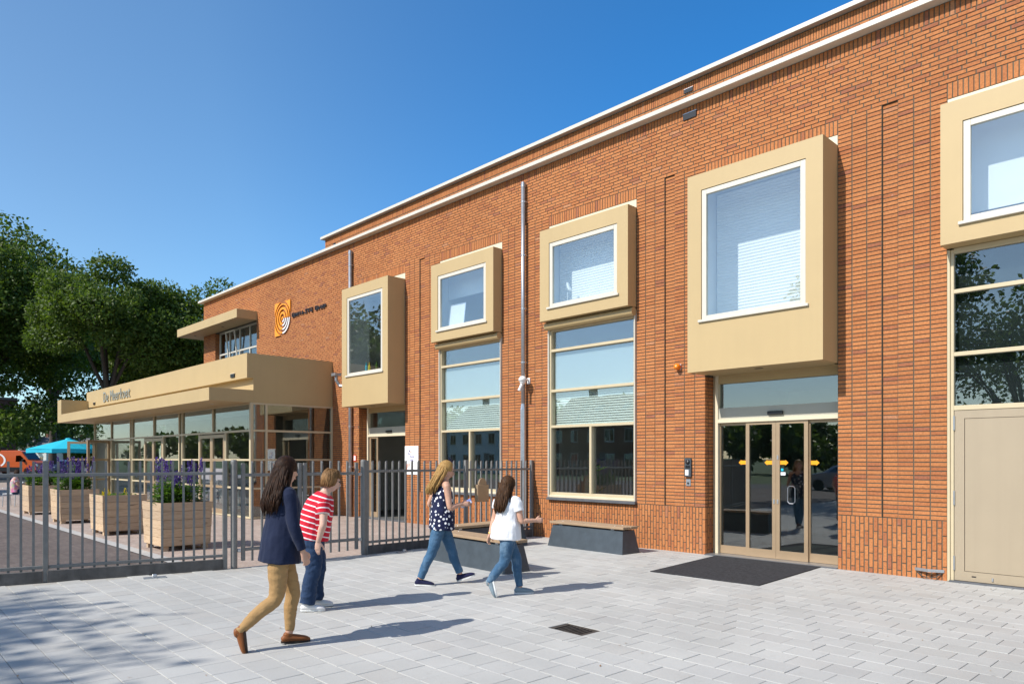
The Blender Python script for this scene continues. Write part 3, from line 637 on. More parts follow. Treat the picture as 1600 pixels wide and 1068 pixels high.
# glazed sliding doors of the two recesses
def entrance(i, opened=False):
    xl, xr = LXS[i], RXS[i]; d = link('entrance_door', None, MBD); Y = 0.28
    B(xl + 0.003, xl + 0.055, Y - 0.02, Y + 0.1, 0.0, 3.1).build('jamb', 'cream_frame', d); B(xl + 0.056, xl + 0.11, Y - 0.055, Y + 0.1, 0.0, 3.1, bev=.004).build('jamb', 'cream_bright', d); B(xr - 0.05, xr, Y - 0.03, Y + 0.1, 0.0, 3.1).build('jamb', 'cream_frame', d)
    a, b = xl + 0.11, xr - 0.05
    B(a, b, Y - 0.03, Y + 0.09, 2.94, 3.10).build('head', 'cream', d)
    B(a, b, Y - 0.03, Y + 0.09, 2.325, 2.52).build('drive_cover', 'trans_panel', d); B(a, b, Y - 0.06, Y + 0.09, 2.262, 2.325, bev=.004).build('head_rail', 'cream_bright', d)
    pane(d, a, b, 2.52, 2.94, Y + 0.03, 'glass_dark')
    cx = (a + b) / 2; B(cx - 0.13, cx + 0.13, Y - 0.075, Y - 0.031, 2.365, 2.425, bev=.008).build('motion_sensor', 'black_plastic', d)
    B(xl - 0.0, xr, 0.02, Y + 0.12, -0.004, 0.016).build('threshold', 'threshold', d); B(xl, xr, -0.04, 0.02, -0.006, 0.014).build('doorstep_edge', 'bluestone', d)
    W_ = b - a; st = 0.062
    if not opened: leaves = [(a, a + W_ * 0.235 + st, 0.03), (a + W_ * 0.245, a + W_ * 0.5 - 0.002, -0.01), (a + W_ * 0.5 + 0.002, a + W_ * 0.755, -0.01), (a + W_ * 0.765 - st, b, 0.03)]
    else: leaves = [(a, a + W_ * 0.15 + st, 0.03), (a + 0.05, a + W_ * 0.15 + st * 2 + 0.03, -0.01), (b - W_ * .15, b, 0.03)]
    for k, (p, q, dy) in enumerate(leaves):
        y_ = Y + dy; s0 = st * (0.35 if k in (0,) else 1); s1 = st * (0.35 if k == len(leaves) - 1 else 1)
        m = MB(); m.box(p, p + s0, y_ - .02, y_ + .02, .02, 2.26); m.box(q - s1, q, y_ - .02, y_ + .02, .02, 2.26); m.box(p + s0, q - s1, y_ - .02, y_ + .02, .02, .155); m.box(p + s0, q - s1, y_ - .02, y_ + .02, 2.215, 2.26)
        m.build('leaf_frame', 'tan_metal', d)
        pane(d, p + s0, q - s1, 0.155, 2.215, y_, 'glass_dark')
        if not opened:
            zc = 1.585; sx = (q - s1 - 0.003) if k in (0, 1) else (p + s0 + 0.003); sg = -1 if k in (0, 1) else 1
            poly = [(sx, zc - .032), (sx + sg * .085, zc - .032), (sx + sg * .085, zc - .045), (sx + sg * .135, zc), (sx + sg * .085, zc + .045), (sx + sg * .085, zc + .032), (sx, zc + .032)]
            if sg > 0: poly = poly[::-1]
            MB().prism(poly, 'y', y_ - 0.006, y_ - 0.003).build('arrow_sticker', 'orange_sticker', d)
    if not opened:
        xc = a + W_ * 0.5
        for (x_, z_) in ((xc - .03, 0.95), (xc + .032, 0.95), (xc + .032, 1.67)): B(x_ - .013, x_ + .013, Y - .04, Y - .029, z_ - .035, z_ + .035, bev=.004).build('lock_plate', 'galv', d)
        hx = xc + 0.27; MB().tube([(hx - .06, Y - .02, 0.94), (hx - .06, Y - .055, 0.96), (hx - .06, Y - .055, 1.18), (hx - .03, Y - .055, 1.21), (hx + .03, Y - .055, 1.21), (hx + .06, Y - .055, 1.18), (hx + .06, Y - .055, .96), (hx + .03, Y - .055, .93), (hx - .03, Y - .055, .93), (hx - .06, Y - .055, .96)], 0.0055, 6).build('handle', 'zinc', d)
        B(xc + .075, xc + .155, Y - .016, Y - .013, 1.38, 1.43).build('notice_sticker', 'white_sign', d); B(xc + .08, xc + .12, Y - .016, Y - .013, 1.45, 1.49).build('notice_sticker', 'turquoise', d)
    else:
        B(a + 0.50, a + 0.72, 1.2, 1.21, 1.7, 2.0).build('poster', 'petal_yellow', d)
    return d
entrance(3); entrance(0, True)
# upper left window
w0 = link('window', None, MBD); a, b = UWX; y = 0.16; xs = [a, a + 0.95, a + 1.85, a + 2.72, b]
for k in range(5):
    x = xs[k]; B(x - (0.03 if 0 < k < 4 else (0 if k == 0 else .06)), x + (0.03 if 0 < k < 4 else (0.06 if k == 0 else 0)), y, y + .07, UWZ[0], UWZ[1], bev=.004).build('mullion', 'white_trim', w0)
for k in range(4):
    p, q = xs[k] + (.06 if k == 0 else .03), xs[k + 1] - (.06 if k == 3 else .03)
    for z in (UWZ[0] + .001, 5.62, UWZ[1] - .07): B(p, q, y + .003, y + .068, z, z + .068).build('rail', 'white_trim', w0)
    pane(w0, p, q, UWZ[0] + .07, 5.62, y + .03, 'glass_dark'); pane(w0, p, q, 5.688, UWZ[1] - .07, y + .03, 'glass_dark')
p, q = xs[1] + .04, xs[2] - .04                     # tilted casement
m = MB(); m.box(0, .05, -.02, .02, 0, 1.6); m.box(q - p - .05, q - p, -.02, .02, 0, 1.6); m.box(.05, q - p - .05, -.02, .02, 1.55, 1.6); m.build('tilted_casement', 'white_trim', w0, (p, y + .0, UWZ[0] + .07), (R(6), 0, 0))
# canopy above it
m = MB().box(-29.80, -24.10, -0.73, -0.002, 6.485, 6.79, bev=.006); m.box(-29.80, XL - 0.002, -0.002, 1.6, 6.485, 6.79, bev=.006); cn = m.build('upper_canopy', 'cream', MBD)
for x in (-28.9, -26.2): MB().lathe([(0, 0), (.05, 0), (.05, .01), (0, .01)], (x, -0.36, 6.477), 12).build('downlight', 'black_plastic', cn)
# downpipes
def downpipe(x, ztop, zb, r=0.045, thick=None):
    o = link('downpipe', None, MBD); y = -0.075
    MB().tube([(x, y, thick if thick else zb), (x, y, ztop - .12)], r, 14).build('pipe', 'zinc', o, smooth=True)
    MB().lathe([(r * .95, 0), (r * 1.12, .01), (r * 1.12, .07), (r * .98, .08), (r * .98, .12), (r * .7, .12), (r * .7, .02)], (x, y, ztop - .13), 14).build('collar', 'zinc', o)
    MB().tube([(x, y, ztop - .05), (x, .02, ztop - .05)], r * .8, 10).build('outlet', 'zinc', o)
    z = ztop - .45; 
    while z > zb + .5:
        if not thick or z > thick: MB().lathe([(r * 1.0, 0), (r * 1.14, .004), (r * 1.14, .028), (r * 1.0, .032)], (x, y, z), 14).build('bracket', 'galv', o); B(x + r, x + r + .02, y - .012, .012, z + .004, z + .024).build('bracket_lug', 'galv', o)
        z -= 1.15
    if thick:
        n = 8; MB().lathe([(r * 1.0, thick + .14), (r * 1.42, thick), (r * 1.42, zb), (r * 1.3, zb)][::-1], (x, y, 0), 8, Matrix.Rotation(R(22.5), 4, 'Z')).build('guard_pipe', 'galv', o)
    return o
downpipe(-10.87, 7.60, 0.0, thick=2.70); downpipe(-17.87, 7.60, 0.0, 0.05)
# small wall fittings that belong to the building
for (x, z) in ((-6.81, 7.645), (-5.08, 8.9)):
    yy = -0.02 if z < 8 else UY - .02; z = z if z < 8 else 11.27; x = x if z < 8 else -10.2
    fr_ = B(x - .13, x + .13, yy, yy + .03, z - .05, z + .05).build('overflow_vent', 'black_plastic', MBD); B(x - .13, x + .14, yy - .004, yy + .02, z + .05, z + .062).build('vent_flashing', 'galv', fr_)
B(-28.2, -28.05, UY - .03, UY + .02, 11.0, 11.16).build('overflow_vent', 'black_plastic', MBD)
for x in (-14.55, -7.45): MB().tube([(x, 0.38, 7.7), (x, 0.38, 8.10)], 0.028, 8).build('vent_pipe', 'galv', MBD)
# ---------------------------------------------------------------- glazed pavilion
simple('int_brown', (0.13, 0.105, 0.085), 0.8, var=0.2, vscale=1.5)
PAV = thing('glazed_pavilion', 'low glazed pavilion with cream fascia and flat canopy beside the brick building', 'pavilion')
PX, PY, PL = -18.98, -2.49, -34.62          # right side plane, front glass plane, left end
RZ = [0.0, 0.826, 1.615, 2.42, 3.15]
# fascia (a shell so that the roof space is real)
m = MB(); m.box(-35.38, PX, -2.61, -2.43, 3.853, 4.53); m.box(PX - 0.18, PX, -2.43, -0.004, 3.18, 4.53); m.box(-35.38, -35.2, -2.43, 2.0, 3.18, 4.53); m.box(-35.2, PX - .18, -2.427, -2.30, 3.18, 3.853)
m.build('fascia', 'cream', PAV)
m = MB(); m.box(-35.75, PX + 0.001, -3.63, -2.432, 3.185, 3.525); m.box(-35.75, -35.10, -3.63, -2.62, 3.525, 4.15); m.box(-35.75, -35.385, -2.432, 2.0, 3.185, 3.525)
cn = m.build('canopy', 'cream', PAV)
for x in (-33.6, -31.0, -28.3, -25.6, -22.9, -20.3): MB().lathe([(0, 0), (.055, 0), (.055, .01), (0, .01)], (x, -3.05, 3.177), 12).build('downlight', 'grey_plastic', cn)
B(-35.2, PX - .18, -2.30, -0.004, 3.19, 3.30).build('ceiling', 'int_white', PAV); B(-35.2, PX - .18, -2.43, 3.0, 4.35, 4.45).build('roof', 'roof_felt', PAV)
B(-34.6, PX - .02, -2.47, -0.004, -0.03, 0.006).build('floor', 'int_floor', PAV)
for x in (-34.11, -19.89): 
    f_ = B(x - .13, x + .13, -2.64, -2.60, 3.93, 4.03).build('overflow_vent', 'black_plastic', PAV); B(x - .15, x + .15, -2.635, -2.60, 4.03, 4.045).build('vent_flashing', 'cream_bright', f_)
def fmull(x, w_=0.06): B(x - w_ / 2, x + w_ / 2, PY - .03, PY + .07, 0.0, 3.18, bev=.004).build('mullion', 'cream_frame', PAV)
for x in (-34.58, -32.1, -29.60, -29.36, -24.43, -24.15, -19.02): fmull(x)
for x in (-26.93, -21.62): B(x - .03, x + .03, PY - .03, PY + .07, 2.45, 3.18, bev=.004).build('mullion', 'cream_frame', PAV)
SEG = [(-34.55, -32.13), (-32.07, -29.63), (-29.57, -29.39), (-29.33, -24.46), (-24.40, -24.18), (-24.12, -19.05)]
DOORS = {3: (-27.92, -25.97), 5: (-22.68, -20.68), 0: (-34.0, -32.4)}
def rl(x0, x1, z, h=.05): B(x0, x1, PY - .028, PY + .06, z - h / 2, z + h / 2).build('rail', 'cream_frame', PAV)
def gp(x0, x1, z0, z1): pane(PAV, x0, x1, z0, z1, PY + .015, 'glass_pav')
for k, (a, b) in enumerate(SEG):
    rl(a, b, 3.16, .045); rl(a, b, 2.42, .055); rl(a, b, 0.025, .05)
    if k in (2, 4): gp(a, b, .05, 2.39); gp(a, b, 2.45, 3.14); continue
    if k in (3, 5):
        mid = -26.93 if k == 3 else -21.62
        gp(a, mid - .03, 2.447, 3.138); gp(mid + .03, b, 2.447, 3.138); p, q = DOORS[k]
        for x in (p, q): B(x - .035, x + .035, PY - .03, PY + .06, .05, 2.393, bev=.004).build('door_post', 'cream_frame', PAV)
        for (u, v_) in ((a, p - .035), (q + .035, b)):
            rl(u, v_, .826); rl(u, v_, 1.615)
            gp(u, v_, .05, .80); gp(u, v_, .85, 1.59); gp(u, v_, 1.64, 2.393)
        c = (p + q) / 2                              # double glazed door
        for (u, v_) in ((p + .04, c - .004), (c + .004, q - .04)):
            d = link('door_leaf', None, PAV)
            m = MB(); yy = PY - .012
            for (x0, x1, z0, z1) in ((u, u + .09, .05, 2.36), (v_ - .09, v_, .05, 2.36), (u + .09, v_ - .09, 2.26, 2.36), (u + .09, v_ - .09, .05, .18), (u + .09, v_ - .09, 1.57, 1.65), (u + .09, v_ - .09, .79, .86)): m.box(x0, x1, yy - .025, yy + .03, z0, z1)
            m.build('frame', 'tan_metal', d)
            for z0, z1 in ((.18, .79), (.86, 1.57), (1.65, 2.26)): pane(d, u + .09, v_ - .09, z0, z1, yy)
            if k == 5: B(u + .12, v_ - .12, yy - .012, yy - .008, 1.02, 1.36).build('notice', 'int_grey', d)
            MB().tube([(v_ - .05 if u < c - .1 else u + .05, yy - .06, 1.0), (v_ - .05 if u < c - .1 else u + .05, yy - .06, 1.14)], .01, 6).build('handle', 'galv', d)
    elif k == 1:
        gp(a, b, 2.447, 3.138); rl(a, b, .826); rl(a, b, 1.615); gp(a, b, .05, .80); gp(a, b, .85, 1.59); gp(a, b, 1.64, 2.393)
    else:
        gp(a, b, 2.447, 3.138)
        for x in (-34.45, -32.2): B(x - .04, x + .04, PY - .03, PY + .06, .05, 2.393).build('door_post', 'cream_frame', PAV)
        for (hx, ang) in ((-34.40, R(-118)), (-32.25, R(-62))):    # two leaves standing open
            d = link('door_leaf', None, PAV, (hx, PY - .03, 0), (0, 0, ang)); L = 1.05
            m = MB()
            for (x0, x1, z0, z1) in ((0, .1, .05, 2.38), (L - .1, L, .05, 2.38), (.1, L - .1, 2.28, 2.38), (.1, L - .1, .05, .18), (.1, L - .1, 1.57, 1.65), (.1, L - .1, .79, .86)): m.box(x0, x1, -.03, .03, z0, z1)
            m.build('frame', 'tan_metal', d)
            for z0, z1 in ((.18, .79), (.86, 1.57), (1.65, 2.28)): B(.1, L - .1, -.006, .006, z0, z1).build('pane', 'glass', d)
# right-hand side glazing
for y in (-2.06, -0.03): B(PX - .07, PX + .02, y - .03, y + .03, 0, 3.18, bev=.004).build('mullion', 'cream_frame', PAV)
B(PX - .07, PX + .022, PY - .032, PY + .03, 0, 3.18, bev=.004).build('corner_mullion', 'cream_frame', PAV)
for (a, b) in ((PY + .03, -2.09), (-2.03, -0.06)):
    for z, h in ((3.16, .045), (2.42, .055), (1.615, .05), (.826, .05), (.025, .05)): B(PX - .06, PX + .018, a, b, z - h / 2, z + h / 2).build('rail', 'cream_frame', PAV)
    for z0, z1 in ((.05, .80), (.85, 1.59), (1.64, 2.393), (2.447, 3.138)): B(PX - .03, PX - .018, a, b, z0, z1).build('pane', 'glass_dark', PAV)
B(PX - .26, PX - .08, -2.44, -2.12, 0.006, 3.19).build('corner_column', 'int_grey', PAV)
B(-34.6, -34.55, PY + .07, -.1, .0, 3.18).build('end_wall', 'int_wall', PAV)
B(-33.2, PX - .2, -0.06, -0.012, 0.006, 3.19).build('inner_wall', 'int_brown', PAV)
for k, (x, y) in enumerate(((-31, -1.3), (-28.6, -1.2), (-25.0, -1.4), (-23.0, -1.1), (-20.3, -1.3))):
    t = thing('cafe_table', ['pale wooden table inside the pavilion behind its far glazing', 'pale wooden table inside the pavilion left of the first glass doors', 'pale wooden table inside the pavilion between its two glass doors', 'pale wooden table behind the nearer pavilion doors', 'pale wooden table by the glazed pavilion corner'][k], 'table', (x, y, .006), 0, 'tables inside the pavilion')
    B(-.4, .4, -.4, .4, .70, .735, bev=.005).build('table_top', 'planter_wood', t); MB().tube([(0, 0, .02), (0, 0, .7)], .03, 8).build('leg', 'galv', t); B(-.25, .25, -.25, .25, 0, .02).build('base', 'galv', t)
# counter inside, seen through the glass
ct = thing('counter', 'long dark counter along the back wall inside the pavilion', 'counter', (-26, -.45, .006)); B(-3, 3, -.3, .3, 0, .95).build('body', 'int_grey', ct); B(-3.05, 3.05, -.34, .34, .951, .99).build('top', 'bench_wood', ct)
# ---------------------------------------------------------------- lettering and wall signs
Mfront = Matrix.Rotation(R(90), 4, 'X')
def letters(root, text, x0, z0, y, size, ext, mat, sx, spacing=None, width=None, part='letter'):
    x = x0; objs = []
    for ch in text:
        if ch == ' ': x += size * .32 * sx; continue
        me = text_mesh(ch, size, ext, mat, part, sx); me.transform(Mfront)
        xs = [v.co.x for v in me.vertices]; w_ = max(xs) - min(xs); me.transform(Matrix.Translation((-min(xs), 0, 0)))
        objs.append((me, x, w_)); x += w_ + (size * .09 if spacing is None else spacing)
    tot = x - x0 - (size * .09 if spacing is None else spacing); k = (width / tot) if width else 1.0
    for me, xx, w_ in objs:
        me.transform(Matrix.Diagonal((k, 1, 1, 1))); link(part, me, root, (x0 + (xx - x0) * k, y, z0))
dm = thing('fascia_lettering', 'grey metal letters De Meerkoet on the cream pavilion fascia', 'sign', (-32.7, -2.63, 3.96))
letters(dm, 'De Meerkoet', 0, 0, 0, 0.60, 0.012, 'grey_letters', 0.62, width=3.5)
lg = thing('logo_sign', 'orange and white concentric ring emblem on the brick wall', 'sign', (-22.13, -0.03, 6.26))
def sector(r0, r1, a0, a1, name, mat, n=18, y0=-.012, y1=.012):
    pts = [(r1 * math.cos(R(a0 + (a1 - a0) * k / n)), r1 * math.sin(R(a0 + (a1 - a0) * k / n))) for k in range(n + 1)]
    pin = [(r0 * math.cos(R(a0 + (a1 - a0) * k / n)), r0 * math.sin(R(a0 + (a1 - a0) * k / n))) for k in range(n + 1)]
    m = MB()
    for k in range(n):
        q = [pin[k], pts[k], pts[k + 1], pin[k + 1]]
        m.hexa([(q[0][0], y0, q[0][1]), (q[1][0], y0, q[1][1]), (q[1][0], y1, q[1][1]), (q[0][0], y1, q[0][1])], [(q[3][0], y0, q[3][1]), (q[2][0], y0, q[2][1]), (q[2][0], y1, q[2][1]), (q[3][0], y1, q[3][1])])
    m.build(name, mat, lg)
for r0, r1 in ((.445, .492), (.295, .372), (.15, .222), (.0, .065)): sector(r0, r1, 0, 270, 'orange_ring', 'orange_sign', 28)
for r0, r1 in ((.455, .508), (.335, .382), (.205, .252), (.085, .128)): sector(r0, r1, -88, -3, 'white_arc', 'white_sign', 10)
def corner(sx, sz, R_=.56, S=.545):
    n = 10; arc = [(R_ * math.cos(R(90 * k / n)), R_ * math.sin(R(90 * k / n))) for k in range(n + 1)]
    arc = [(min(x, S), min(z, S)) for x, z in arc]
    poly = [(S, .14)] + [p for p in arc if p[0] < S and p[1] < S] + [(.14, S), (S, S)]
    poly = [(x * sx, z * sz) for x, z in poly]
    MB().prism(poly if sx * sz > 0 else poly[::-1], 'y', -.012, .012).build('orange_corner', 'orange_sign', lg)
corner(-1, 1); corner(1, 1); corner(-1, -1)
gs = thing('wall_lettering', 'small black capitals Gemiva-SVG Groep on the brick beside the orange emblem', 'sign', (-21.49, -0.03, 6.20))
x = 0
wl = [('G', .20), ('EMIVA', .155), ('-', .155), ('SVG', .20), (' ', .2), ('G', .20), ('ROEP', .155)]
tot = []
for s_, z in wl:
    for ch in s_:
        if ch == ' ': x += .09; continue
        me = text_mesh(ch, z, .012, 'black_sign', 'letter', .92, .006); me.transform(Mfront); xs = [v.co.x for v in me.vertices]; me.transform(Matrix.Translation((-min(xs), 0, 0))); tot.append((me, x, .05 if ch == '-' else 0)); x += max(xs) - min(xs) + .028
k = 2.21 / x
for me, xx, dz in tot: me.transform(Matrix.Diagonal((k, 1, 1, 1))); link('letter', me, gs, (xx * k, 0, 0))
# information plate by the left door
pl = thing('information_plate', 'white information plate with purple and orange print beside the left doorway', 'sign', (-15.0, -0.012, 1.24))
B(-.29, .29, -.008, .008, 0, .735, bev=.003).build('plate', 'white_sign', pl)
def mark(x0, x1, z0, z1, mat, name='print_mark', sk=0.0):
    MB().prism([(x0, z0), (x1, z0), (x1 + sk, z1), (x0 + sk, z1)], 'y', -.0105, -.0082).build(name, mat, pl)
for (x0, x1, z0, z1, sk) in ((-.10, -.085, .58, .64, .02), (-.07, -.055, .58, .64, -.02), (-.10, -.05, .595, .607, 0), (-.13, -.115, .51, .57, 0), (-.10, -.085, .51, .55, 0), (-.115, -.085, .535, .547, 0), (-.07, -.05, .505, .545, .01), (-.075, -.06, .44, .49, .01), (-.045, -.03, .44, .48, .01), (-.015, .03, .44, .45, .01), (.0, .015, .45, .485, .01), (.045, .06, .44, .485, .01), (.075, .12, .44, .452, .01), (.085, .10, .452, .485, .01)): mark(x0, x1, z0, z1, 'purple_ink', 'emblem_stroke', sk)
for (x0, x1, z0, z1, sk) in ((-.045, -.03, .56, .60, .02), (-.01, .005, .57, .60, .02), (-.2, -.185, .12, .27, .01), (-.18, -.15, .25, .27, 0), (-.16, -.145, .17, .25, 0), (-.12, -.105, .2, .28, 0), (-.105, -.08, .26, .28, 0), (-.09, -.075, .21, .26, 0), (-.2, -.165, .085, .105, 0)): mark(x0, x1, z0, z1, 'orange_ink', 'emblem_stroke', sk)
for z, a, b in ((.385, -.05, .11), (.365, -.05, .08), (.345, -.05, .11)): mark(a, b, z, z + .010, 'purple_ink', 'print_line')
mark(-.03, .13, .225, .233, 'grey_letters', 'print_line'); B(-.27, .27, -.010, -.0085, .295, .30).build('divider', 'grey_plastic', pl)
# intercom, key switch, warning lamp, camera, boot scraper
ic = thing('intercom', 'dark grey door intercom with camera eye and white call button', 'intercom', (-6.83, -.004, 1.33))
B(-.062, .062, -.035, 0, 0, .325, bev=.006).build('housing', 'bench_steel', ic); MB().lathe([(0, 0), (.042, 0), (.040, .012), (.02, .022), (0, .024)], (0, -.035, .262), 16, Matrix.Rotation(R(90), 4, 'X')).build('camera_eye', 'black_plastic', ic, smooth=True); B(-.05, .015, -.040, -.034, .03, .125).build('call_button', 'white_sign', ic); B(-.045, .045, -.038, -.034, .15, .2).build('speaker_grille', 'black_plastic', ic)
ks = thing('key_switch', 'small steel key switch plate below the door intercom', 'switch', (-6.835, -.004, 1.17)); B(-.045, .045, -.012, 0, 0, .12, bev=.004).build('plate', 'galv', ks); MB().lathe([(0, 0), (.018, 0), (.018, .008), (0, .008)], (0, -.012, .05), 12, Matrix.Rotation(R(90), 4, 'X')).build('lock', 'black_plastic', ks)
wl_ = thing('warning_lamp', 'small amber warning lamp on the brick left of the big window box', 'lamp', (-7.03, -.0, 3.27)); B(-.05, .05, -.02, 0, -.05, .05, bev=.005).build('base', 'grey_plastic', wl_); MB().lathe([(.055, 0), (.055, .05), (.045, .085), (.02, .10), (0, .102)], (0, -.02, 0), 16, Matrix.Rotation(R(90), 4, 'X')).build('dome', 'amber', wl_, smooth=True)
sc_ = thing('security_camera', 'white dome security camera on a bracket beside the tall zinc downpipe', 'camera', (-10.76, -.0, 3.30))
B(-.04, .04, -.03, 0, -.05, .08, bev=.006).build('bracket', 'white_plastic', sc_); MB().tube([(0, -.02, .03), (0, -.14, .05), (0, -.2, .02)], .022, 8).build('arm', 'white_plastic', sc_)
MB().lathe([(0, .09), (.05, .08), (.085, .03), (.09, -.01), (.07, -.02), (.065, -.05), (.045, -.085), (0, -.1)][::-1], (0, -.2, 0.02), 16).build('dome', 'white_plastic', sc_, smooth=True); MB().tube([(0, -.2, -.03), (-.02, -.26, -.16), (-.025, -.28, -.21)], [.035, .03, .038], 10).build('lens_tube', 'white_plastic', sc_)
bs = thing('boot_scraper', 'steel boot scraper fixed low on the brick plinth beside the beige door', 'boot scraper', (-3.05, -.0, .02))
m = MB(); m.hexa([(-.18, -.01, .085), (0, -.085, .085), (0, -.078, .085), (-.18, -.002, .085)], [(-.18, -.01, .125), (0, -.085, .125), (0, -.078, .125), (-.18, -.002, .125)]); m.hexa([(0, -.085, .085), (.18, -.01, .085), (.18, -.002, .085), (0, -.078, .085)], [(0, -.085, .125), (.18, -.01, .125), (.18, -.002, .125), (0, -.078, .125)]); m.build('blade', 'galv', bs)
MB().tube([(-.16, -.01, .08), (-.08, -.05, .02), (0, -.07, .004), (.08, -.05, .02), (.16, -.01, .08)], .008, 6).build('stay', 'cast_iron', bs)
fs = thing('call_point_sign', 'small red and white square sign on the brick pier left of the far door', 'sign', (-17.72, -.012, 1.58)); B(-.065, .065, -.008, .008, 0, .17).build('plate', 'red_ink', fs); B(-.045, .045, -.011, -.008, .02, .15).build('field', 'white_sign', fs)
m = MB().tube([(-18.25, -.30, 4.02), (-18.25, -.30, 3.90), (-18.2, -.22, 3.75), (-17.95, -.1, 3.70)], .05, 10).build('gutter_outlet', 'zinc', PAV)
B(-18.36, -18.14, -.40, -.2, 4.02, 4.10).build('gutter_hopper', 'zinc', PAV)
# ---------------------------------------------------------------- fence, gates, benches, planters
def picket_mesh(r=0.0145, z0=0.085, z1=1.60):
    return MB().hexa([(-r, -r, z0), (r, -r, z0), (r, r, z0), (-r, r, z0)], [(-r, -r, z1 - .012), (r, -r, z1 - .012), (r, r, z1 + .014), (-r, r, z1 + .014)]).mesh('picket', 'fence_paint')
PK = picket_mesh(); POST = B(-.032, .032, -.032, .032, 0, 1.62, bev=.004).mesh('post', 'fence_paint')
def fence(label, p0, p1, posts, skip=(), first=0.07, pitch=.1395, panel=True):
    p0 = Vector(p0 + (0,)); p1 = Vector(p1 + (0,)); d = p1 - p0; L = d.length; ang = math.atan2(d.y, d.x)
    t = thing('fence', label, 'fence', p0, ang)
    for s in posts: link('post', POST, t, (s, 0, 0))
    ps = sorted(posts)
    for a, b in zip(ps[:-1], ps[1:]):
        for z in (0.20, 1.43): B(a + .033, b - .033, -.010, .010, z - .022, z + .022, bev=.004).build('rail', 'fence_paint', t)
        n = max(1, round((b - a) / pitch)); st = (b - a) / n
        for k in range(1, n): link('picket', PK, t, (a + k * st, -.0265, 0))
        if panel:
            m_ = max(1, round((b - a) / 1.9)); 
            for k in range(m_): B(a + (b - a) * k / m_ + .035, a + (b - a) * (k + 1) / m_ - .02, .012, .055, -.08, .15 + rnd.uniform(-.006, .006), bev=.004).build('kerb_panel', 'concrete_dark', t)
    return t
fence('grey picket fence on the left running from the round gate post to the near edge', (-10.645, -6.47), (-11.90, -11.6), [0.12, 2.37, 4.85])
fence('grey picket fence between the gate and the brick wall behind the corner benches', (-10.645, -0.02), (-10.645, -4.23), [0.03, 1.86, 4.12])
for y, lab in ((-6.46, 'round grey gate post left of the double gate'), (-4.20, 'round grey gate post right of the double gate')):
    t = thing('gate_post', lab, 'post', (-10.645, y, 0)); MB().lathe([(.048, 0), (.048, 1.60), (.04, 1.63), (0, 1.635)], n=16).build('tube', 'fence_paint', t, smooth=False)
    for z in (.26, 1.38): B(-.03, .03, (.045 if y < -5 else -.10), (.10 if y < -5 else -.045), z - .025, z + .025, bev=.006).build('hinge', 'galv', t)
def gate(label, y0, y1, hinge_first):
    t = thing('gate_leaf', label, 'gate', (-10.645, y0, 0), R(90)); L = y1 - y0
    for x in (0.03, L - .03): B(x - .028, x + .028, -.02, .02, .10, 1.58, bev=.004).build('stile', 'fence_paint', t)
    for z in (.27, 1.40): B(.058, L - .058, -.017, .017, z - .024, z + .024, bev=.004).build('rail', 'fence_paint', t)
    n = 6
    for k in range(1, n): link('picket', PK, t, (.03 + (L - .06) * k / n, .026, 0))
    return t
g1 = gate('left leaf of the grey double gate nearest the wooden planters', -6.35, -5.36, True)
g2 = gate('right leaf of the grey double gate with steel lock handle', -5.33, -4.31, False)
B(.0, .06, .022, .034, .85, 1.12, bev=.004).build('lock_plate', 'galv', g2); MB().tube([(.03, .03, 1.05), (.03, .08, 1.05), (.14, .08, 1.05)], .009, 8).build('handle', 'galv', g2)
lb = thing('letter_box', 'brown steel letter box hung on the fence near the wall', 'letter box', (-10.60, -1.55, .80)); B(0, .10, -.15, .15, 0, .34, bev=.008).build('body', 'tan_metal', lb)
m = MB(); n = 10; m.prism([(-.10 + .0, .34)] + [(-.10 * math.cos(math.pi * k / n), .34 + .13 * math.sin(math.pi * k / n)) for k in range(1, n)] + [(.10, .34)], 'x', .02, .08); m.build('hood', 'tan_metal', lb)
gs_ = thing('gate_stop', 'small galvanised gate stop on the pavers below the fence panel', 'gate stop', (-10.35, -3.55, 0), R(80)); B(-.14, .14, -.05, .05, 0, .015).build('plate', 'galv', gs_); B(-.03, .03, -.02, .02, .015, .055, bev=.008).build('catch', 'galv', gs_)
gs2 = thing('gate_stop', 'small galvanised gate stop on the pavers before the left fence', 'gate stop', (-10.52, -7.62, 0), R(76)); B(-.14, .14, -.05, .05, 0, .015).build('plate', 'galv', gs2); B(-.03, .03, -.02, .02, .015, .055, bev=.008).build('catch', 'galv', gs2)
# benches: folded steel body with two timber planks on top
def bench(label, loc, rz, L):
    t = thing('bench', label, 'bench', loc, rz, 'steel and timber benches'); h = .40; b0, b1 = .235, .155; e = .055
    m = MB(); m.hexa([(-L / 2, -b0, 0), (L / 2, -b0, 0), (L / 2, b0, 0), (-L / 2, b0, 0)], [(-L / 2 + e, -b1, h), (L / 2 - e, -b1, h), (L / 2 - e, b1, h), (-L / 2 + e, b1, h)]); m.build('body', 'bench_steel', t)
    for x in (-L / 2 + .28, L / 2 - .28): B(x - .04, x + .04, -.17, .17, h + .001, h + .022).build('bracket', 'galv', t)
    for s in (-1, 1): B(-L / 2 + .01, L / 2 - .01, (-.2 if s < 0 else .008), (-.008 if s < 0 else .2), h + .023, h + .068, bev=.006).build('plank', 'bench_wood', t)
    for x in (-L / 2 + .28, L / 2 - .28):
        for y in (-.1, .1): MB().lathe([(0, 0), (.011, 0), (.009, .003), (0, .004)], (x, y, h + .068), 8).build('screw', 'galv', t)
    return t
bench('dark steel bench with timber seat below the brick building window', (-8.365, -0.80, 0), R(-2.7), 1.83)
bench('front dark steel bench with timber seat, behind the woman in the white shirt', (-8.30, -3.62, 0), R(-4.5), 1.90)
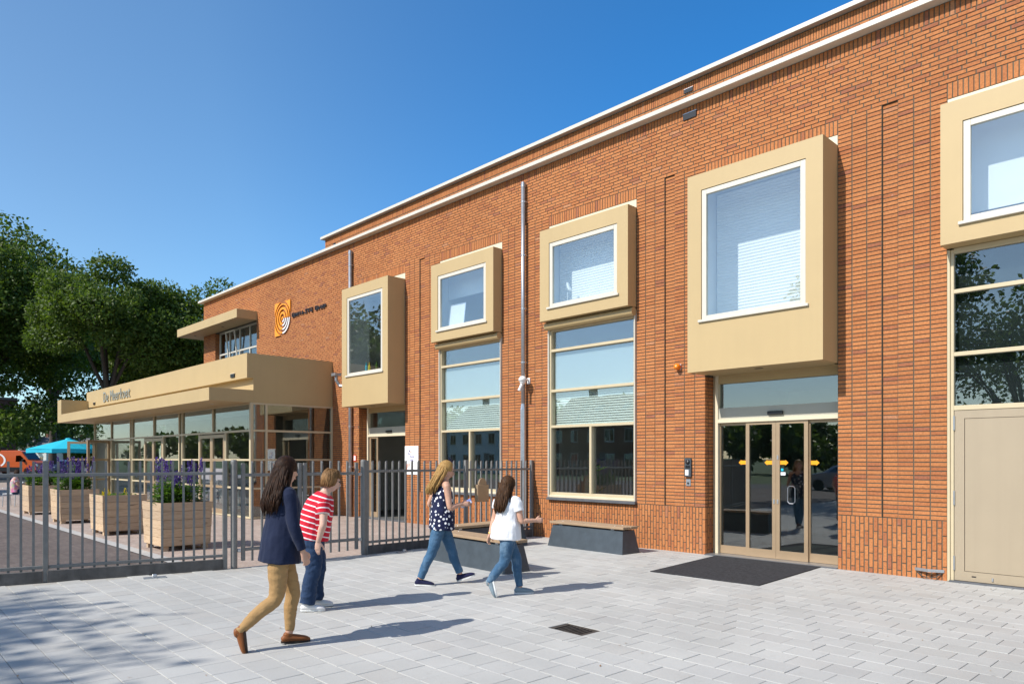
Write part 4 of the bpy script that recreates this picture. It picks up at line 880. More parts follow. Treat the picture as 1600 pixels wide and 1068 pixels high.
bench('rear dark steel bench with timber seat set along the picket fence', (-9.80, -2.20, 0), R(90), 1.90)
# planters
wood_plank = {}
def planter(label, loc, kind):
    t = thing('planter', label, 'planter', loc, 0, 'pallet wood planters along the terrace edge'); H = .87; z0 = .09; n = 5; bx, by, tx, ty = .495, .425, .53, .45
    hh = (H - z0) / n
    for k in range(n):
        za, zb = z0 + k * hh + .003, z0 + (k + 1) * hh - .003; fa, fb = (za - z0) / (H - z0), (zb - z0) / (H - z0)
        xa, xb, ya, yb = bx + (tx - bx) * fa, bx + (tx - bx) * fb, by + (ty - by) * fa, by + (ty - by) * fb; th = .03
        for s in (-1, 1):
            m = MB(); pb = [(-xa, s * ya), (xa, s * ya), (xa, s * (ya - th)), (-xa, s * (ya - th))]; pt = [(-xb, s * yb), (xb, s * yb), (xb, s * (yb - th)), (-xb, s * (yb - th))]
            if s > 0: pb = pb[::-1]; pt = pt[::-1]
            d = rnd.uniform(-.003, .003); m.hexa([(x, y + d, za) for x, y in pb], [(x, y + d, zb) for x, y in pt]); m.build('plank', 'planter_wood', t)
            m = MB(); pb = [(s * xa, -ya + th), (s * (xa), ya - th), (s * (xa - th), ya - th), (s * (xa - th), -ya + th)]; pt = [(s * xb, -yb + th), (s * xb, yb - th), (s * (xb - th), yb - th), (s * (xb - th), -yb + th)]
            if s < 0: pb = pb[::-1]; pt = pt[::-1]
            d = rnd.uniform(-.003, .003); m.hexa([(x + d, y, za) for x, y in pb], [(x + d, y, zb) for x, y in pt]); m.build('plank', 'planter_wood', t)
    for sx in (-1, 1):
        for sy in (-1, 1): B(sx * .40 - .05, sx * .40 + .05, sy * .35 - .05, sy * .35 + .05, 0, .09).build('foot', 'planter_wood', t)
    B(-.5, .5, -.41, .41, .78, .80).build('soil', 'soil', t)
    B(-bx + .03, bx - .03, -by + .03, by - .03, .085, .10).build('bottom', 'planter_wood', t)
    return t
LAB = ['nearest pale wooden planter with tall purple flowers beside the gate post', 'greyish wooden planter with a few yellow flowers, second from the gate', 'wooden planter with a dense mass of purple flowers, third from the gate', 'farthest wooden planter of the row with green leafy plants']
PXS = [(-13.95, -6.15), (-17.62, -6.16), (-21.45, -6.16), (-25.45, -6.13)]
for k, (x, y) in enumerate(PXS): planter(LAB[k], (x, y, -.012), k)
def leafy(v, f, base, h, spread, nleaf, size, rg):
    for k in range(nleaf):
        a = rg.uniform(0, 6.28); r_ = spread * math.sqrt(rg.random()); z = h * rg.random() ** 0.7 * (1 - .35 * (r_ / spread) ** 2)
        c = Vector((base[0] + r_ * math.cos(a), base[1] + r_ * math.sin(a), base[2] + z)); s = size * rg.uniform(.6, 1.3)
        d = Vector((math.cos(a + rg.uniform(-.8, .8)), math.sin(a + rg.uniform(-.8, .8)), rg.uniform(-.3, .6))).normalized(); u = d.cross(Vector((rg.uniform(-.4, .4), rg.uniform(-.4, .4), 1))).normalized()
        n0 = len(v); v += [c, c + d * s * .5 + u * s * .28, c + d * s, c + d * s * .5 - u * s * .28]; f.append((n0, n0 + 1, n0 + 2, n0 + 3))
def planting(label, loc, cat, nleaf, h, spikes, col, sh, seed, half=True):
    rg = random.Random(seed); t = thing('planting', label, cat, loc); v = []; f = []
    for c in range(9):
        leafy(v, f, (rg.uniform(-.36, .36), rg.uniform(-.3, .3), 0), h * rg.uniform(.7, 1.1), .17, nleaf // 9, .085, rg)
    MB().add(v, f).build('foliage', 'leaf_plant', t); v = []; f = []; sv = MB()
    for k in range(spikes):
        x, y = rg.uniform(-.4, .4), rg.uniform(-.33, .33); hz = sh * rg.uniform(.6, 1.05); lean = (rg.uniform(-.08, .08), rg.uniform(-.08, .08)); L = rg.uniform(.18, .30)
        sv.tube([(x, y, 0), (x + lean[0], y + lean[1], hz)], .004, 4, False)
        for j in range(46):
            q = j / 46; z = hz - L + L * q * 1.05; a = rg.uniform(0, 6.28); rr = .034 * (1 - q * .75); c = Vector((x + lean[0] * z / hz + rr * math.cos(a), y + lean[1] * z / hz + rr * math.sin(a), z)); n0 = len(v); s = .024
            d = Vector((math.cos(a), math.sin(a), .5)) * s; u = Vector((-math.sin(a), math.cos(a), 0)) * s * .6; v += [c - u, c + d * .4 - Vector((0, 0, s * .5)), c + u + d * .3, c + d * .6 + Vector((0, 0, s * .6))]; f.append((n0, n0 + 1, n0 + 2, n0 + 3))
    if spikes: MB().add(v, f).build('flowers', col, t); sv.build('stems', 'leaf_plant', t)
    return t
planting('tall purple salvia and green leaves in the nearest wooden planter', (-13.95, -6.15, .78), 'flowers', 2400, .48, 28, 'petal_purple', .86, 3)
planting('low yellow pansies in the greyish wooden planter', (-17.62, -6.16, .78), 'flowers', 260, .10, 5, 'petal_yellow', .22, 4)
planting('dense purple salvia in the third wooden planter', (-21.45, -6.16, .78), 'flowers', 2400, .48, 44, 'petal_purple', .88, 5)
planting('leafy green plants with some purple flowers in the farthest wooden planter', (-25.45, -6.13, .78), 'flowers', 2200, .50, 26, 'petal_purple', .78, 6)
# ---------------------------------------------------------------- trees
def tree(label, loc, H, rad, th, seed, nleaf=26000, leaf='leaf_tree', size=.30, tr=.32, group=None, nlimb=9, lowest=.0, sq=1.0, cat='tree', fill=2.0, lown=22, lowh=4.0):
    rg = random.Random(seed); nr = np.random.default_rng(seed); t = thing('deciduous_tree', label, cat, loc, 0, group)
    m = MB(); lean = Vector((rg.uniform(-.3, .3), rg.uniform(-.3, .3), 0))
    top = Vector((lean.x, lean.y, th)); m.tube([(0, 0, -.1), (0, 0, .25), lean * .5 + Vector((0, 0, th * .55)), top], [tr * 1.5, tr * 1.1, tr * .92, tr * .8], 10)
    cz = th + (H - th) * .5; blobs = []
    for k in range(nlimb):
        a = 6.283 * k / nlimb + rg.uniform(-.35, .35); e = rg.uniform(.25, 1.25); rr = rad * rg.uniform(.55, .82)
        end = Vector((lean.x + rr * math.cos(a) * math.cos(e * .9), lean.y + rr * math.sin(a) * math.cos(e * .9), th + (H - th) * (.22 + .62 * math.sin(e) * rg.uniform(.75, 1.05))))
        mid = top.lerp(end, .45) + Vector((rg.uniform(-.4, .4), rg.uniform(-.4, .4), rg.uniform(.2, .7)))
        st = top - Vector((0, 0, rg.uniform(0, th * .18))); m.tube([st, st.lerp(mid, .5) + Vector((0, 0, -.1)), mid, end], [tr * .55, tr * .42, tr * .3, tr * .08], 7)
        blobs.append((end, rg.uniform(.24, .36) * rad))
        for j in range(4):
            b0 = mid.lerp(end, rg.uniform(.0, .8)); a2 = a + rg.uniform(-1.2, 1.2); e2 = b0 + Vector((math.cos(a2), math.sin(a2), rg.uniform(-.2, .9))) * rad * rg.uniform(.25, .45); e2.z = min(e2.z, H - .6)
            m.tube([b0, b0.lerp(e2, .5) + Vector((0, 0, .15)), e2], [tr * .22, tr * .14, tr * .04], 5); blobs.append((e2, rg.uniform(.18, .30) * rad))
    for k in range(int(nlimb * fill)):                 # fill the crown's shell
        u = rg.uniform(-.75, 1); a = rg.uniform(0, 6.283); q = math.sqrt(max(0, 1 - u * u)); rr = rg.uniform(.6, .86)
        c = Vector((lean.x + rad * rr * q * math.cos(a), lean.y + rad * rr * q * math.sin(a), cz + (H - th) * .5 * sq * u * rr)); blobs.append((c, rg.uniform(.15, .27) * rad))
    if lowest: 
        for k in range(lown):
            a = rg.uniform(0, 6.283); q = rg.uniform(.25, .98); blobs.append((Vector((rad * q * math.cos(a), rad * q * math.sin(a), lowest + rg.uniform(0, lowh))), rg.uniform(.13, .24) * rad))
    m.build('trunk', 'bark', t, smooth=True)
    w_ = np.array([b[1] ** 2 for b in blobs]); w_ /= w_.sum(); idx = nr.choice(len(blobs), nleaf, p=w_)
    C_ = np.array([b[0][:] for b in blobs])[idx]; RR = np.array([b[1] for b in blobs])[idx]
    d = nr.normal(size=(nleaf, 3)); d /= np.linalg.norm(d, axis=1)[:, None]; d[:, 2] *= .72
    rr = RR * nr.uniform(.35, 1.0, nleaf) ** .5 * (1 + nr.normal(0, .10, nleaf)); P = C_ + d * rr[:, None]
    out = d * .5 + nr.normal(0, .75, (nleaf, 3)); out[:, 2] -= .25; out /= np.linalg.norm(out, axis=1)[:, None]
    nrm = d * .9 + nr.normal(0, .65, (nleaf, 3)) + np.array([0, 0, .5]); nrm /= np.linalg.norm(nrm, axis=1)[:, None]
    sd_ = np.cross(nrm, out); sd_ /= np.linalg.norm(sd_, axis=1)[:, None] + 1e-9
    s = size * nr.uniform(.6, 1.3, nleaf)[:, None]
    V = np.empty((nleaf, 4, 3)); V[:, 0] = P; V[:, 1] = P + out * s * .5 + sd_ * s * .30; V[:, 2] = P + out * s + np.cross(out, sd_) * s * .12; V[:, 3] = P + out * s * .5 - sd_ * s * .30
    link('crown', np_mesh('crown', V.reshape(-1, 3), np.arange(nleaf * 4).reshape(-1, 4), leaf), t); return t
tree('tall dark leafy tree at the left edge of the picture', (-72.1, -2.0, -.03), 22.4, 9.6, 6.5, 11, 95000, size=.32, tr=.45, lowest=3.4, fill=3.8, nlimb=12, lown=64, lowh=8.0)
tree('broad tree behind the parasol between the two left crowns', (-98.4, 8.6, -.03), 24.0, 8.0, 9.0, 19, 50000, size=.42, tr=.4, fill=3.0)
tree('leafy tree above the pavilion fascia with forked dark stems', (-56.5, 3.6, -.03), 16.0, 5.3, 6.6, 12, 44000, size=.24, fill=2.8)
tree('leafy tree directly left of the brick building corner', (-56.6, 9.9, -.03), 16.2, 5.8, 5.6, 13, 60000, size=.24, lowest=5.0, fill=5.0)
tree('smaller tree between the forked tree and the building corner', (-61.6, 8.4, -.03), 13.0, 4.0, 4.6, 14, 30000, size=.25)
tree('thick-trunked tree beside the car park beyond the left edge, mirrored in the glazing', (-46.0, -17.5, -.03), 14.0, 5.2, 4.2, 15, 20000, size=.36, tr=.42)
tree('tall tree behind the camera whose shade falls on the pavers', (-11.1, -23.55, -.03), 14.4, 3.7, 5.0, 16, 9000, size=.24, tr=.2, nlimb=10)
tree('open street tree behind the camera mirrored in the right window', (-6.3, -25.2, -.03), 10.5, 4.2, 2.4, 17, 9000, size=.22, tr=.17, nlimb=16, fill=.6)
# far wood: reads as one mass
def mass(name, label, x0, x1, y0, y1, H, n, mat, seed, size, nb=60):
    nr = np.random.default_rng(seed)
    bc = np.stack([nr.uniform(x0, x1, nb), nr.uniform(y0, y1, nb), nr.uniform(.25, .85, nb) * H], 1); br = nr.uniform(.14, .30, nb) * H
    i = nr.integers(0, nb, n); d = nr.normal(size=(n, 3)); d /= np.linalg.norm(d, axis=1)[:, None]; P = bc[i] + d * (br[i] * nr.uniform(.5, 1, n) ** .4)[:, None]; P[:, 2] = np.abs(P[:, 2])
    o = nr.normal(size=(n, 3)); o /= np.linalg.norm(o, axis=1)[:, None]; nn = d + nr.normal(0, .5, (n, 3)); s_ = np.cross(nn, o); s_ /= np.linalg.norm(s_, axis=1)[:, None] + 1e-9; s = size * nr.uniform(.6, 1.3, n)[:, None]
    V = np.stack([P, P + o * s * .5 + s_ * s * .33, P + o * s, P + o * s * .5 - s_ * s * .33], 1)
    link(name, np_mesh(name, V.reshape(-1, 3), np.arange(n * 4).reshape(-1, 4), mat), None, kind='stuff', label=label, category='trees')
mass('far_wood', 'far hazy wood behind the car park and houses', -330, -230, 20, 140, 17, 26000, 'leaf_far', 21, 1.6)
mass('far_hedge', 'sunlit lime green shrubs beyond the turquoise parasol', -73, -70, 4.6, 7.4, 3.2, 5000, 'leaf_lime', 22, .22)
mass('garden_trees', 'line of garden trees across the street behind the camera', -52, 40, -66, -57, 6.2, 40000, 'leaf_tree', 23, .7, 220)
mass('park_trees', 'belt of trees across the street far behind the camera', -100, -46, -62, -52, 8.0, 40000, 'leaf_tree', 25, .7, 170)
mass('car_park_hedge', 'dense hedge line along the far side of the car park left of the picture', -120, -80, -75, -22, 5.6, 26000, 'leaf_tree', 24, .6)
# low shrub by the left fence
v = []; f = []; rg = random.Random(5)
for c in range(12): leafy(v, f, (rg.uniform(-1.2, 1.2), rg.uniform(-.5, .5), 0), .55, .4, 160, .09, rg)
t = thing('low_shrub', 'low clipped green shrub at the left edge on the terrace border', 'shrub', (-27.6, -8.3, -.01)); MB().add(v, f).build('foliage', 'leaf_plant', t)
# ---------------------------------------------------------------- parasol
t = thing('parasol', 'large turquoise octagonal parasol on the terrace', 'parasol', (-57.2, 1.4, -.012), R(12)); n = 8; Rr, zt, ze = 2.65, 3.05, 2.30
for k in range(n):
    a0, a1 = 6.283 * k / n, 6.283 * (k + 1) / n; p0 = Vector((Rr * math.cos(a0), Rr * math.sin(a0), ze)); p1 = Vector((Rr * math.cos(a1), Rr * math.sin(a1), ze)); c = Vector((0, 0, zt)); md = (p0 + p1) / 2 * .985; md.z = ze + .04
    m = MB(); m.add([c, p0, md, p1, p0 - Vector((0, 0, .26)), md - Vector((0, 0, .27)), p1 - Vector((0, 0, .26)), c - Vector((0, 0, .01)), p0 - Vector((0, 0, .01)), p1 - Vector((0, 0, .01))], [(0, 1, 2), (0, 2, 3), (1, 4, 5, 2), (2, 5, 6, 3), (7, 9, 8)]); m.build('canopy_panel', 'turquoise', t)
    MB().tube([(0, 0, zt - .03), p0 - Vector((0, 0, .03))], .015, 5).build('rib', 'galv', t)
MB().tube([(0, 0, 0), (0, 0, zt + .08)], .045, 10).build('pole', 'bench_steel', t); MB().lathe([(0, .12), (.18, .08), (.22, 0)], (0, 0, zt - .06), 8).build('vent_cap', 'turquoise', t); B(-.5, .5, -.5, .5, 0, .09, bev=.01).build('base', 'concrete_band', t)
# ---------------------------------------------------------------- vehicles
def wheel(t, x, y, r, w_=.2):
    wh = MB().lathe([(r * .62, -w_ / 2), (r * .95, -w_ / 2), (r, -w_ / 2 + .03), (r, w_ / 2 - .03), (r * .95, w_ / 2), (r * .62, w_ / 2)], (0, 0, 0), 22, Matrix.Rotation(R(90), 4, 'X')).build('tyre', 'tyre', t, (x, y, r)); MB().lathe([(0, -w_ * .4), (r * .3, -w_ * .42), (r * .62, -w_ * .3), (r * .62, w_ * .3), (r * .3, w_ * .42), (0, w_ * .4)], (0, 0, 0), 16, Matrix.Rotation(R(90), 4, 'X')).build('rim', 'rim', wh)
def car_body(prof, W_, inset, belt, mat, t, name='body'):
    # prof: outline (x,z) clockwise-free list from rear bottom over the roof to front bottom; sections narrow above the belt line
    m = MB(); ys = [(-1, 0), (-.94, .06), (0, .06), (.94, .06), (1, 0)]
    n = len(prof); rows = []
    for (sy, up) in ((-1, 0), (-.93, 1), (0, 1), (.93, 1), (1, 0)):
        r_ = []
        for (x, z) in prof:
            k = max(0, (z - belt)); y = sy * (W_ / 2 - (inset * k if abs(sy) > .5 else 0)); zz = z + (.02 if abs(sy) < .95 else -.025 if z > .5 else 0)
            r_.append((x, y, zz))
        rows.append(r_)
    vs = [p for r_ in rows for p in r_]; fs = []
    for j in range(len(rows) - 1):
        for i in range(n - 1): fs.append((j * n + i, j * n + i + 1, (j + 1) * n + i + 1, (j + 1) * n + i))
    fs.append(tuple(range(n - 1, -1, -1))); fs.append(tuple((len(rows) - 1) * n + i for i in range(n)))
    m.add(vs, fs); return m.build(name, mat, t, smooth=False)
def car(label, loc, rz, mat, group, estate=False):
    t = thing('parked_car', label, 'car', loc, rz, group)
    prof = [(-2.05, .28), (-2.1, .55), (-2.02, .92), (-1.9, 1.0), (-1.55, 1.38) if not estate else (-1.8, 1.40), (-.9, 1.47), (.1, 1.45), (.55, 1.30), (1.05, .98), (1.85, .82), (2.08, .62), (2.1, .30), (1.7, .2), (-1.7, .2)]
    car_body(prof[:12] + [(1.7, .2), (-1.7, .2)], 1.74, .22, .95, mat, t)
    for s in (-1, 1):
        for (p) in ([(-1.5, 1.0), (-1.32, 1.33), (-.5, 1.38), (-.5, 1.0)], [(-.42, 1.0), (-.42, 1.38), (.08, 1.36), (.42, 1.24), (.78, 1.0)]):
            y = lambda z: s * (.877 - .22 * max(0, z - .95)); m = MB(); k = len(p); m.add([(x, y(z), z) for x, z in p] + [(x, y(z) - s * .02, z) for x, z in p], [tuple(range(k)) if s < 0 else tuple(range(k - 1, -1, -1)), tuple(range(2 * k - 1, k - 1, -1)) if s < 0 else tuple(range(k, 2 * k))] + [(i, (i + 1) % k, k + (i + 1) % k, k + i) for i in range(k)]); m.build('side_window', 'car_glass', t)
        wheel(t, -1.28, s * .78, .31); wheel(t, 1.3, s * .78, .31)
        B(-2.13, -2.04, s * .80 - (.14 if s > 0 else 0), s * .80 + (.0 if s > 0 else .14), .68, .88, bev=.01).build('tail_light', 'light_red', t); B(1.98, 2.10, s * .82 - (.2 if s > 0 else 0), s * .82 + (0 if s > 0 else .2), .60, .74, bev=.01).build('headlight', 'light_clear', t)
    m = MB(); m.hexa([(.58, -.62, 1.305), (.58, .62, 1.305), (.6, .62, 1.32), (.6, -.62, 1.32)], [(1.03, -.70, 1.005), (1.03, .70, 1.005), (1.05, .70, 1.02), (1.05, -.70, 1.02)]); m.build('windscreen', 'car_glass', t)
    m = MB(); a = (-1.60, 1.36) if not estate else (-1.83, 1.38); m.hexa([(-1.93, -.70, 1.03), (-1.93, .70, 1.03), (-1.95, .70, 1.04), (-1.95, -.70, 1.04)], [(a[0], -.60, a[1]), (a[0], .60, a[1]), (a[0] - .02, .60, a[1] + .01), (a[0] - .02, -.60, a[1] + .01)]); m.build('rear_window', 'car_glass', t)
    B(-2.125, -2.10, -.26, .26, .45, .56).build('number_plate', 'plate_yellow', t); return t
car('pale grey car parked left of the parasol pole', (-112.0, 9.5, -.03), R(15), 'car_white', 'cars in the car park')
car('dark blue car parked below the turquoise parasol', (-99.0, 9.0, -.03), R(5), 'car_blue', 'cars in the car park', True)
car('white car parked right of the dark blue car', (-109.5, 12.7, -.03), R(8), 'car_white', 'cars in the car park')
car('silver car on the street behind the camera mirrored in the windows', (-14.5, -27.0, -.03), R(180), 'car_silver', 'cars on the street')
car('white car on the street behind the camera mirrored in the entrance', (-6.0, -27.0, -.03), R(180), 'car_white', 'cars on the street', True)
# orange delivery van
t = thing('delivery_van', 'orange delivery van with a white swoosh parked at the left edge', 'van', (-91.4, 3.85, -.03), R(44))
prof = [(-2.9, .35), (-2.95, 1.0), (-2.9, 2.35), (-2.7, 2.5), (.9, 2.52), (1.35, 2.40), (2.05, 1.55), (2.75, 1.22), (2.95, .95), (2.98, .45), (2.6, .3), (-2.6, .3)]
car_body(prof, 2.0, .06, 1.2, 'van_orange', t)
for s in (-1, 1):
    p = [(.75, 1.35), (.8, 2.0), (1.25, 2.02), (1.85, 1.5), (1.85, 1.35)]; k = 5; y = s * .985; m = MB(); m.add([(x, y, z) for x, z in p] + [(x, y - s * .03, z) for x, z in p], [tuple(range(k)) if s < 0 else tuple(range(k - 1, -1, -1)), tuple(range(2 * k - 1, k - 1, -1)) if s < 0 else tuple(range(k, 2 * k))] + [(i, (i + 1) % k, k + (i + 1) % k, k + i) for i in range(k)]); m.build('side_window', 'car_glass', t)
    wheel(t, -1.8, s * .88, .36, .24); wheel(t, 1.95, s * .88, .36, .24); B(-2.7, 1.3, s * 1.0 - .012, s * 1.0 + .012, .32, .78).build('side_skirt', 'black_plastic', t)
    m = MB(); n = 14
    for k in range(n):
        def q(kk, r_): a_ = R(-50 + 130 * kk / n); return (-1.6 + 1.3 * r_ * math.cos(a_), 1.5 + .82 * r_ * math.sin(a_))
        a, b, c, d = q(k, .84), q(k, 1.0), q(k + 1, 1.0), q(k + 1, .84); y = s * .992; m.hexa([(a[0], y, a[1]), (b[0], y, b[1]), (b[0], y + s * .012, b[1]), (a[0], y + s * .012, a[1])], [(d[0], y, d[1]), (c[0], y, c[1]), (c[0], y + s * .012, c[1]), (d[0], y + s * .012, d[1])])
    m.build('swoosh', 'white_sign', t)
    B(2.86, 2.98, s * .95 - (.22 if s > 0 else 0), s * .95 + (0 if s > 0 else .22), .85, 1.1, bev=.01).build('headlight', 'light_clear', t); B(1.55, 1.7, s * 1.0, s * 1.22, 1.35, 1.62, bev=.02).build('wing_mirror', 'black_plastic', t)
m = MB(); m.hexa([(1.42, -.84, 2.33), (1.42, .84, 2.33), (1.45, .84, 2.36), (1.45, -.84, 2.36)], [(2.03, -.92, 1.60), (2.03, .92, 1.60), (2.07, .92, 1.62), (2.07, -.92, 1.62)]); m.build('windscreen', 'car_glass', t)
# ---------------------------------------------------------------- houses
def house(label, loc, rz, W_, D_, eave, ridge, wall, roof, rows, group, door=True):
    t = thing('house', label, 'house', loc, rz, group); w_ = MB().box(0, W_, 0, D_, -.1, eave); w_.prism([(0, eave), (D_, eave), (D_ / 2, ridge - .1)], 'x', .001, W_ - .001); w_.build('wall', wall, t)
    o = .35; m = MB(); m.hexa([(-o, -o, eave - .12), (W_ + o, -o, eave - .12), (W_ + o, D_ / 2, ridge), (-o, D_ / 2, ridge)], [(-o, -o, eave + .06), (W_ + o, -o, eave + .06), (W_ + o, D_ / 2, ridge + .18), (-o, D_ / 2, ridge + .18)]); m.hexa([(-o, D_ / 2, ridge), (W_ + o, D_ / 2, ridge), (W_ + o, D_ + o, eave - .12), (-o, D_ + o, eave - .12)], [(-o, D_ / 2, ridge + .18), (W_ + o, D_ / 2, ridge + .18), (W_ + o, D_ + o, eave + .06), (-o, D_ + o, eave + .06)])
    rf = m.build('roof', roof, t); B(W_ * .72, W_ * .72 + .7, D_ * .5 - .3, D_ * .5 + .3, ridge - .3, ridge + 1.1).build('chimney', 'house_brick', rf); 
    sl = (ridge - eave) / (D_ / 2 + o)
    for x in (W_ * .22, W_ * .5):
        y0_, y1_ = D_ * .2, D_ * .2 + .9; z = lambda y: eave + .06 + sl * (y + o) ; m = MB(); m.hexa([(x, y0_, z(y0_) + .0), (x + .9, y0_, z(y0_)), (x + .9, y1_, z(y1_)), (x, y1_, z(y1_))], [(x, y0_, z(y0_) + .08), (x + .9, y0_, z(y0_) + .08), (x + .9, y1_, z(y1_) + .08), (x, y1_, z(y1_) + .08)]); m.build('roof_window', 'car_glass', rf)
    for (z0, z1) in rows:
        n = max(2, int(W_ / 2.3))
        for k in range(n):
            x = W_ * (k + .5) / n; wd = link('window', None, t); m = MB(); a, b = x - .55, x + .55
            m.box(a, a + .07, -.04, .0, z0, z1); m.box(b - .07, b, -.04, 0, z0, z1); m.box(a + .07, b - .07, -.04, 0, z1 - .07, z1); m.box(a + .07, b - .07, -.04, 0, z0, z0 + .07); m.box(x - .03, x + .03, -.035, 0, z0 + .07, z1 - .07); m.build('frame', 'white_trim', wd); B(a + .07, b - .07, -.02, -.008, z0 + .07, z1 - .07).build('pane', 'car_glass', wd); B(a - .06, b + .06, -.1, 0.0, z0 - .07, z0).build('sill', 'concrete_band', wd)
    if door: B(W_ * .5 - 2.0, W_ * .5 - 1.0, -.03, .0, 0.1, 2.3).build('door', 'bench_steel', t)
    return t
FARG = 'houses beyond the car park'
house('white house with dark grey roof beyond the car park', (-258, 31.0, 0), R(46), 9, 8, 5.2, 8.2, 'house_white', 'roof_grey', ((.9, 2.2), (3.4, 4.6)), FARG)
house('farther grey-roofed house right of the white house', (-262, 40.5, 0), R(46), 10, 8, 5.0, 8.0, 'house_brick', 'roof_grey', ((.9, 2.2), (3.4, 4.6)), FARG)
G2 = 'terraced houses across the street'
for k, x in enumerate((-68, -50)):
    house(['white house across the street behind the camera', 'brick house with red roof across the street behind the camera'][k], (x + 8, -47, 0), R(180), 12, 8, 5.3, 8.4, 'house_white' if k == 0 else 'house_brick', 'roof_red' if k != 0 else 'roof_grey', ((.9, 2.2), (3.4, 4.7)), G2)
# dark brick outbuilding at the far left edge
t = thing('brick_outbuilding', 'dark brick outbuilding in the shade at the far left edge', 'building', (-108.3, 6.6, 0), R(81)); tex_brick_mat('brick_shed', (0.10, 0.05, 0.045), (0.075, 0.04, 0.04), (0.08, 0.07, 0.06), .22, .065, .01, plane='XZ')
B(-14, 0.0, 0, 8, -.1, 9.0).build('wall', 'brick_shed', t); B(-14.2, 0.2, -.2, 8.2, 9.001, 9.3).build('roof_edge', 'roof_felt', t); B(-3.0, -1.0, -.03, 0, .1, 2.4).build('door', 'bench_steel', t)
# ---------------------------------------------------------------- terrace chairs and table
def chair(label, loc, rz):
    t = thing('terrace_chair', label, 'chair', loc, rz, 'white terrace chairs'); B(-.22, .22, -.22, .22, .43, .455, bev=.01).build('seat', 'white_plastic', t)
    for x in (-.2, .2):
        MB().tube([(x, -.24, 0), (x, -.2, .43)], .014, 6).build('leg', 'galv', t); MB().tube([(x, .25, 0), (x, .2, .43), (x, .27, .85)], .014, 6).build('leg', 'galv', t); MB().tube([(x * 1.12, .24, .62), (x * 1.12, -.2, .64)], .016, 6).build('armrest', 'white_plastic', t)
    for k in range(5): MB().tube([(-.2, .215 + .014 * k, .52 + k * .075), (0, .245 + .014 * k, .52 + k * .075), (.2, .215 + .014 * k, .52 + k * .075)], .02, 6).build('back_slat', 'white_plastic', t)
    return t
chair('white terrace chair under the seated woman', (-30.0, -6.15, -.012), R(52)); chair('white terrace chair facing the seated woman', (-28.3, -5.25, -.012), R(-120)); chair('white terrace chair behind the farthest planter', (-27.3, -4.6, -.012), R(160))
t = thing('terrace_table', 'small white terrace table beside the seated woman', 'table', (-29.15, -5.45, -.012)); MB().lathe([(0, .70), (.38, .70), (.40, .715), (.40, .73), (0, .735)], n=20).build('table_top', 'white_plastic', t); MB().tube([(0, 0, .02), (0, 0, .7)], .03, 8).build('leg', 'galv', t); MB().lathe([(.25, 0), (.25, .015), (.05, .04), (0, .04)], n=16).build('base', 'galv', t)
# ---------------------------------------------------------------- things seen in the windows
t = thing('potted_plant', 'large-leaved pot plant inside the window beside the far bench', 'plant', (-9.55, 0.75, .004)); MB().lathe([(0, 0), (.13, 0), (.19, .34), (.17, .34), (.0, .30)], n=16).build('pot', 'orange_ink', t); rg = random.Random(9)
MB().tube([(0, 0, .3), (.03, 0, .9), (-.02, .03, 1.5)], .018, 6).build('stem', 'bark', t); v = []; f = []
for k in range(26):
    a = rg.uniform(0, 6.28); z = rg.uniform(.55, 1.6); s = rg.uniform(.2, .34); d = Vector((math.cos(a), math.sin(a), rg.uniform(.0, .9))).normalized(); u = d.cross(Vector((0, 0, 1))).normalized(); c = Vector((0, 0, z)); n0 = len(v); v += [c, c + d * s * .35 + u * s * .24, c + d * s * .75 + u * s * .26, c + d * s, c + d * s * .75 - u * s * .26, c + d * s * .35 - u * s * .24]; f.append(tuple(range(n0, n0 + 6)))
MB().add(v, f).build('leaves', 'leaf_plant', t)
t = thing('picture_canvas', 'blank white framed canvas leaning in the second window box', 'picture', (-13.15, -.05, 4.775), R(4)); B(-.25, .25, -.012, .012, .0, .56).build('canvas', 'white_sign', t, None, (R(-8), 0, 0)); m = MB(); m.box(-.27, -.25, -.02, .02, -.01, .58); m.box(.25, .27, -.02, .02, -.01, .58); m.box(-.25, .25, -.02, .02, .56, .58); m.build('frame', 'galv', t, None, (R(-8), 0, 0))
t = thing('bird_ornament', 'small white bird ornament on the sill of the third window box', 'ornament', (-9.62, -.05, 4.77)); MB().tube([(0, 0, 0), (0, 0, .25)], .006, 6).build('stand', 'white_plastic', t); MB().tube([(-.02, 0, .46), (.0, 0, .42), (.02, 0, .36), (.05, 0, .30), (.12, 0, .27)], [.008, .028, .035, .04, .006], 8).build('body', 'white_plastic', t, smooth=True)
for k, (x, c) in enumerate(((-16.6, 'turquoise'), (-16.45, 'petal_yellow'), (-16.1, 'leaf_plant'))):
    t = thing('bottle', ['turquoise bottle on the sill of the tall left window box', 'yellow bottle on the sill of the tall left window box', 'green bottle on the sill of the tall left window box'][k], 'bottle', (x, -.35, 3.966)); MB().lathe([(0, 0), (.035, 0), (.035, .17), (.014, .21), (.014, .27), (0, .27)], n=12).build('body', c, t)
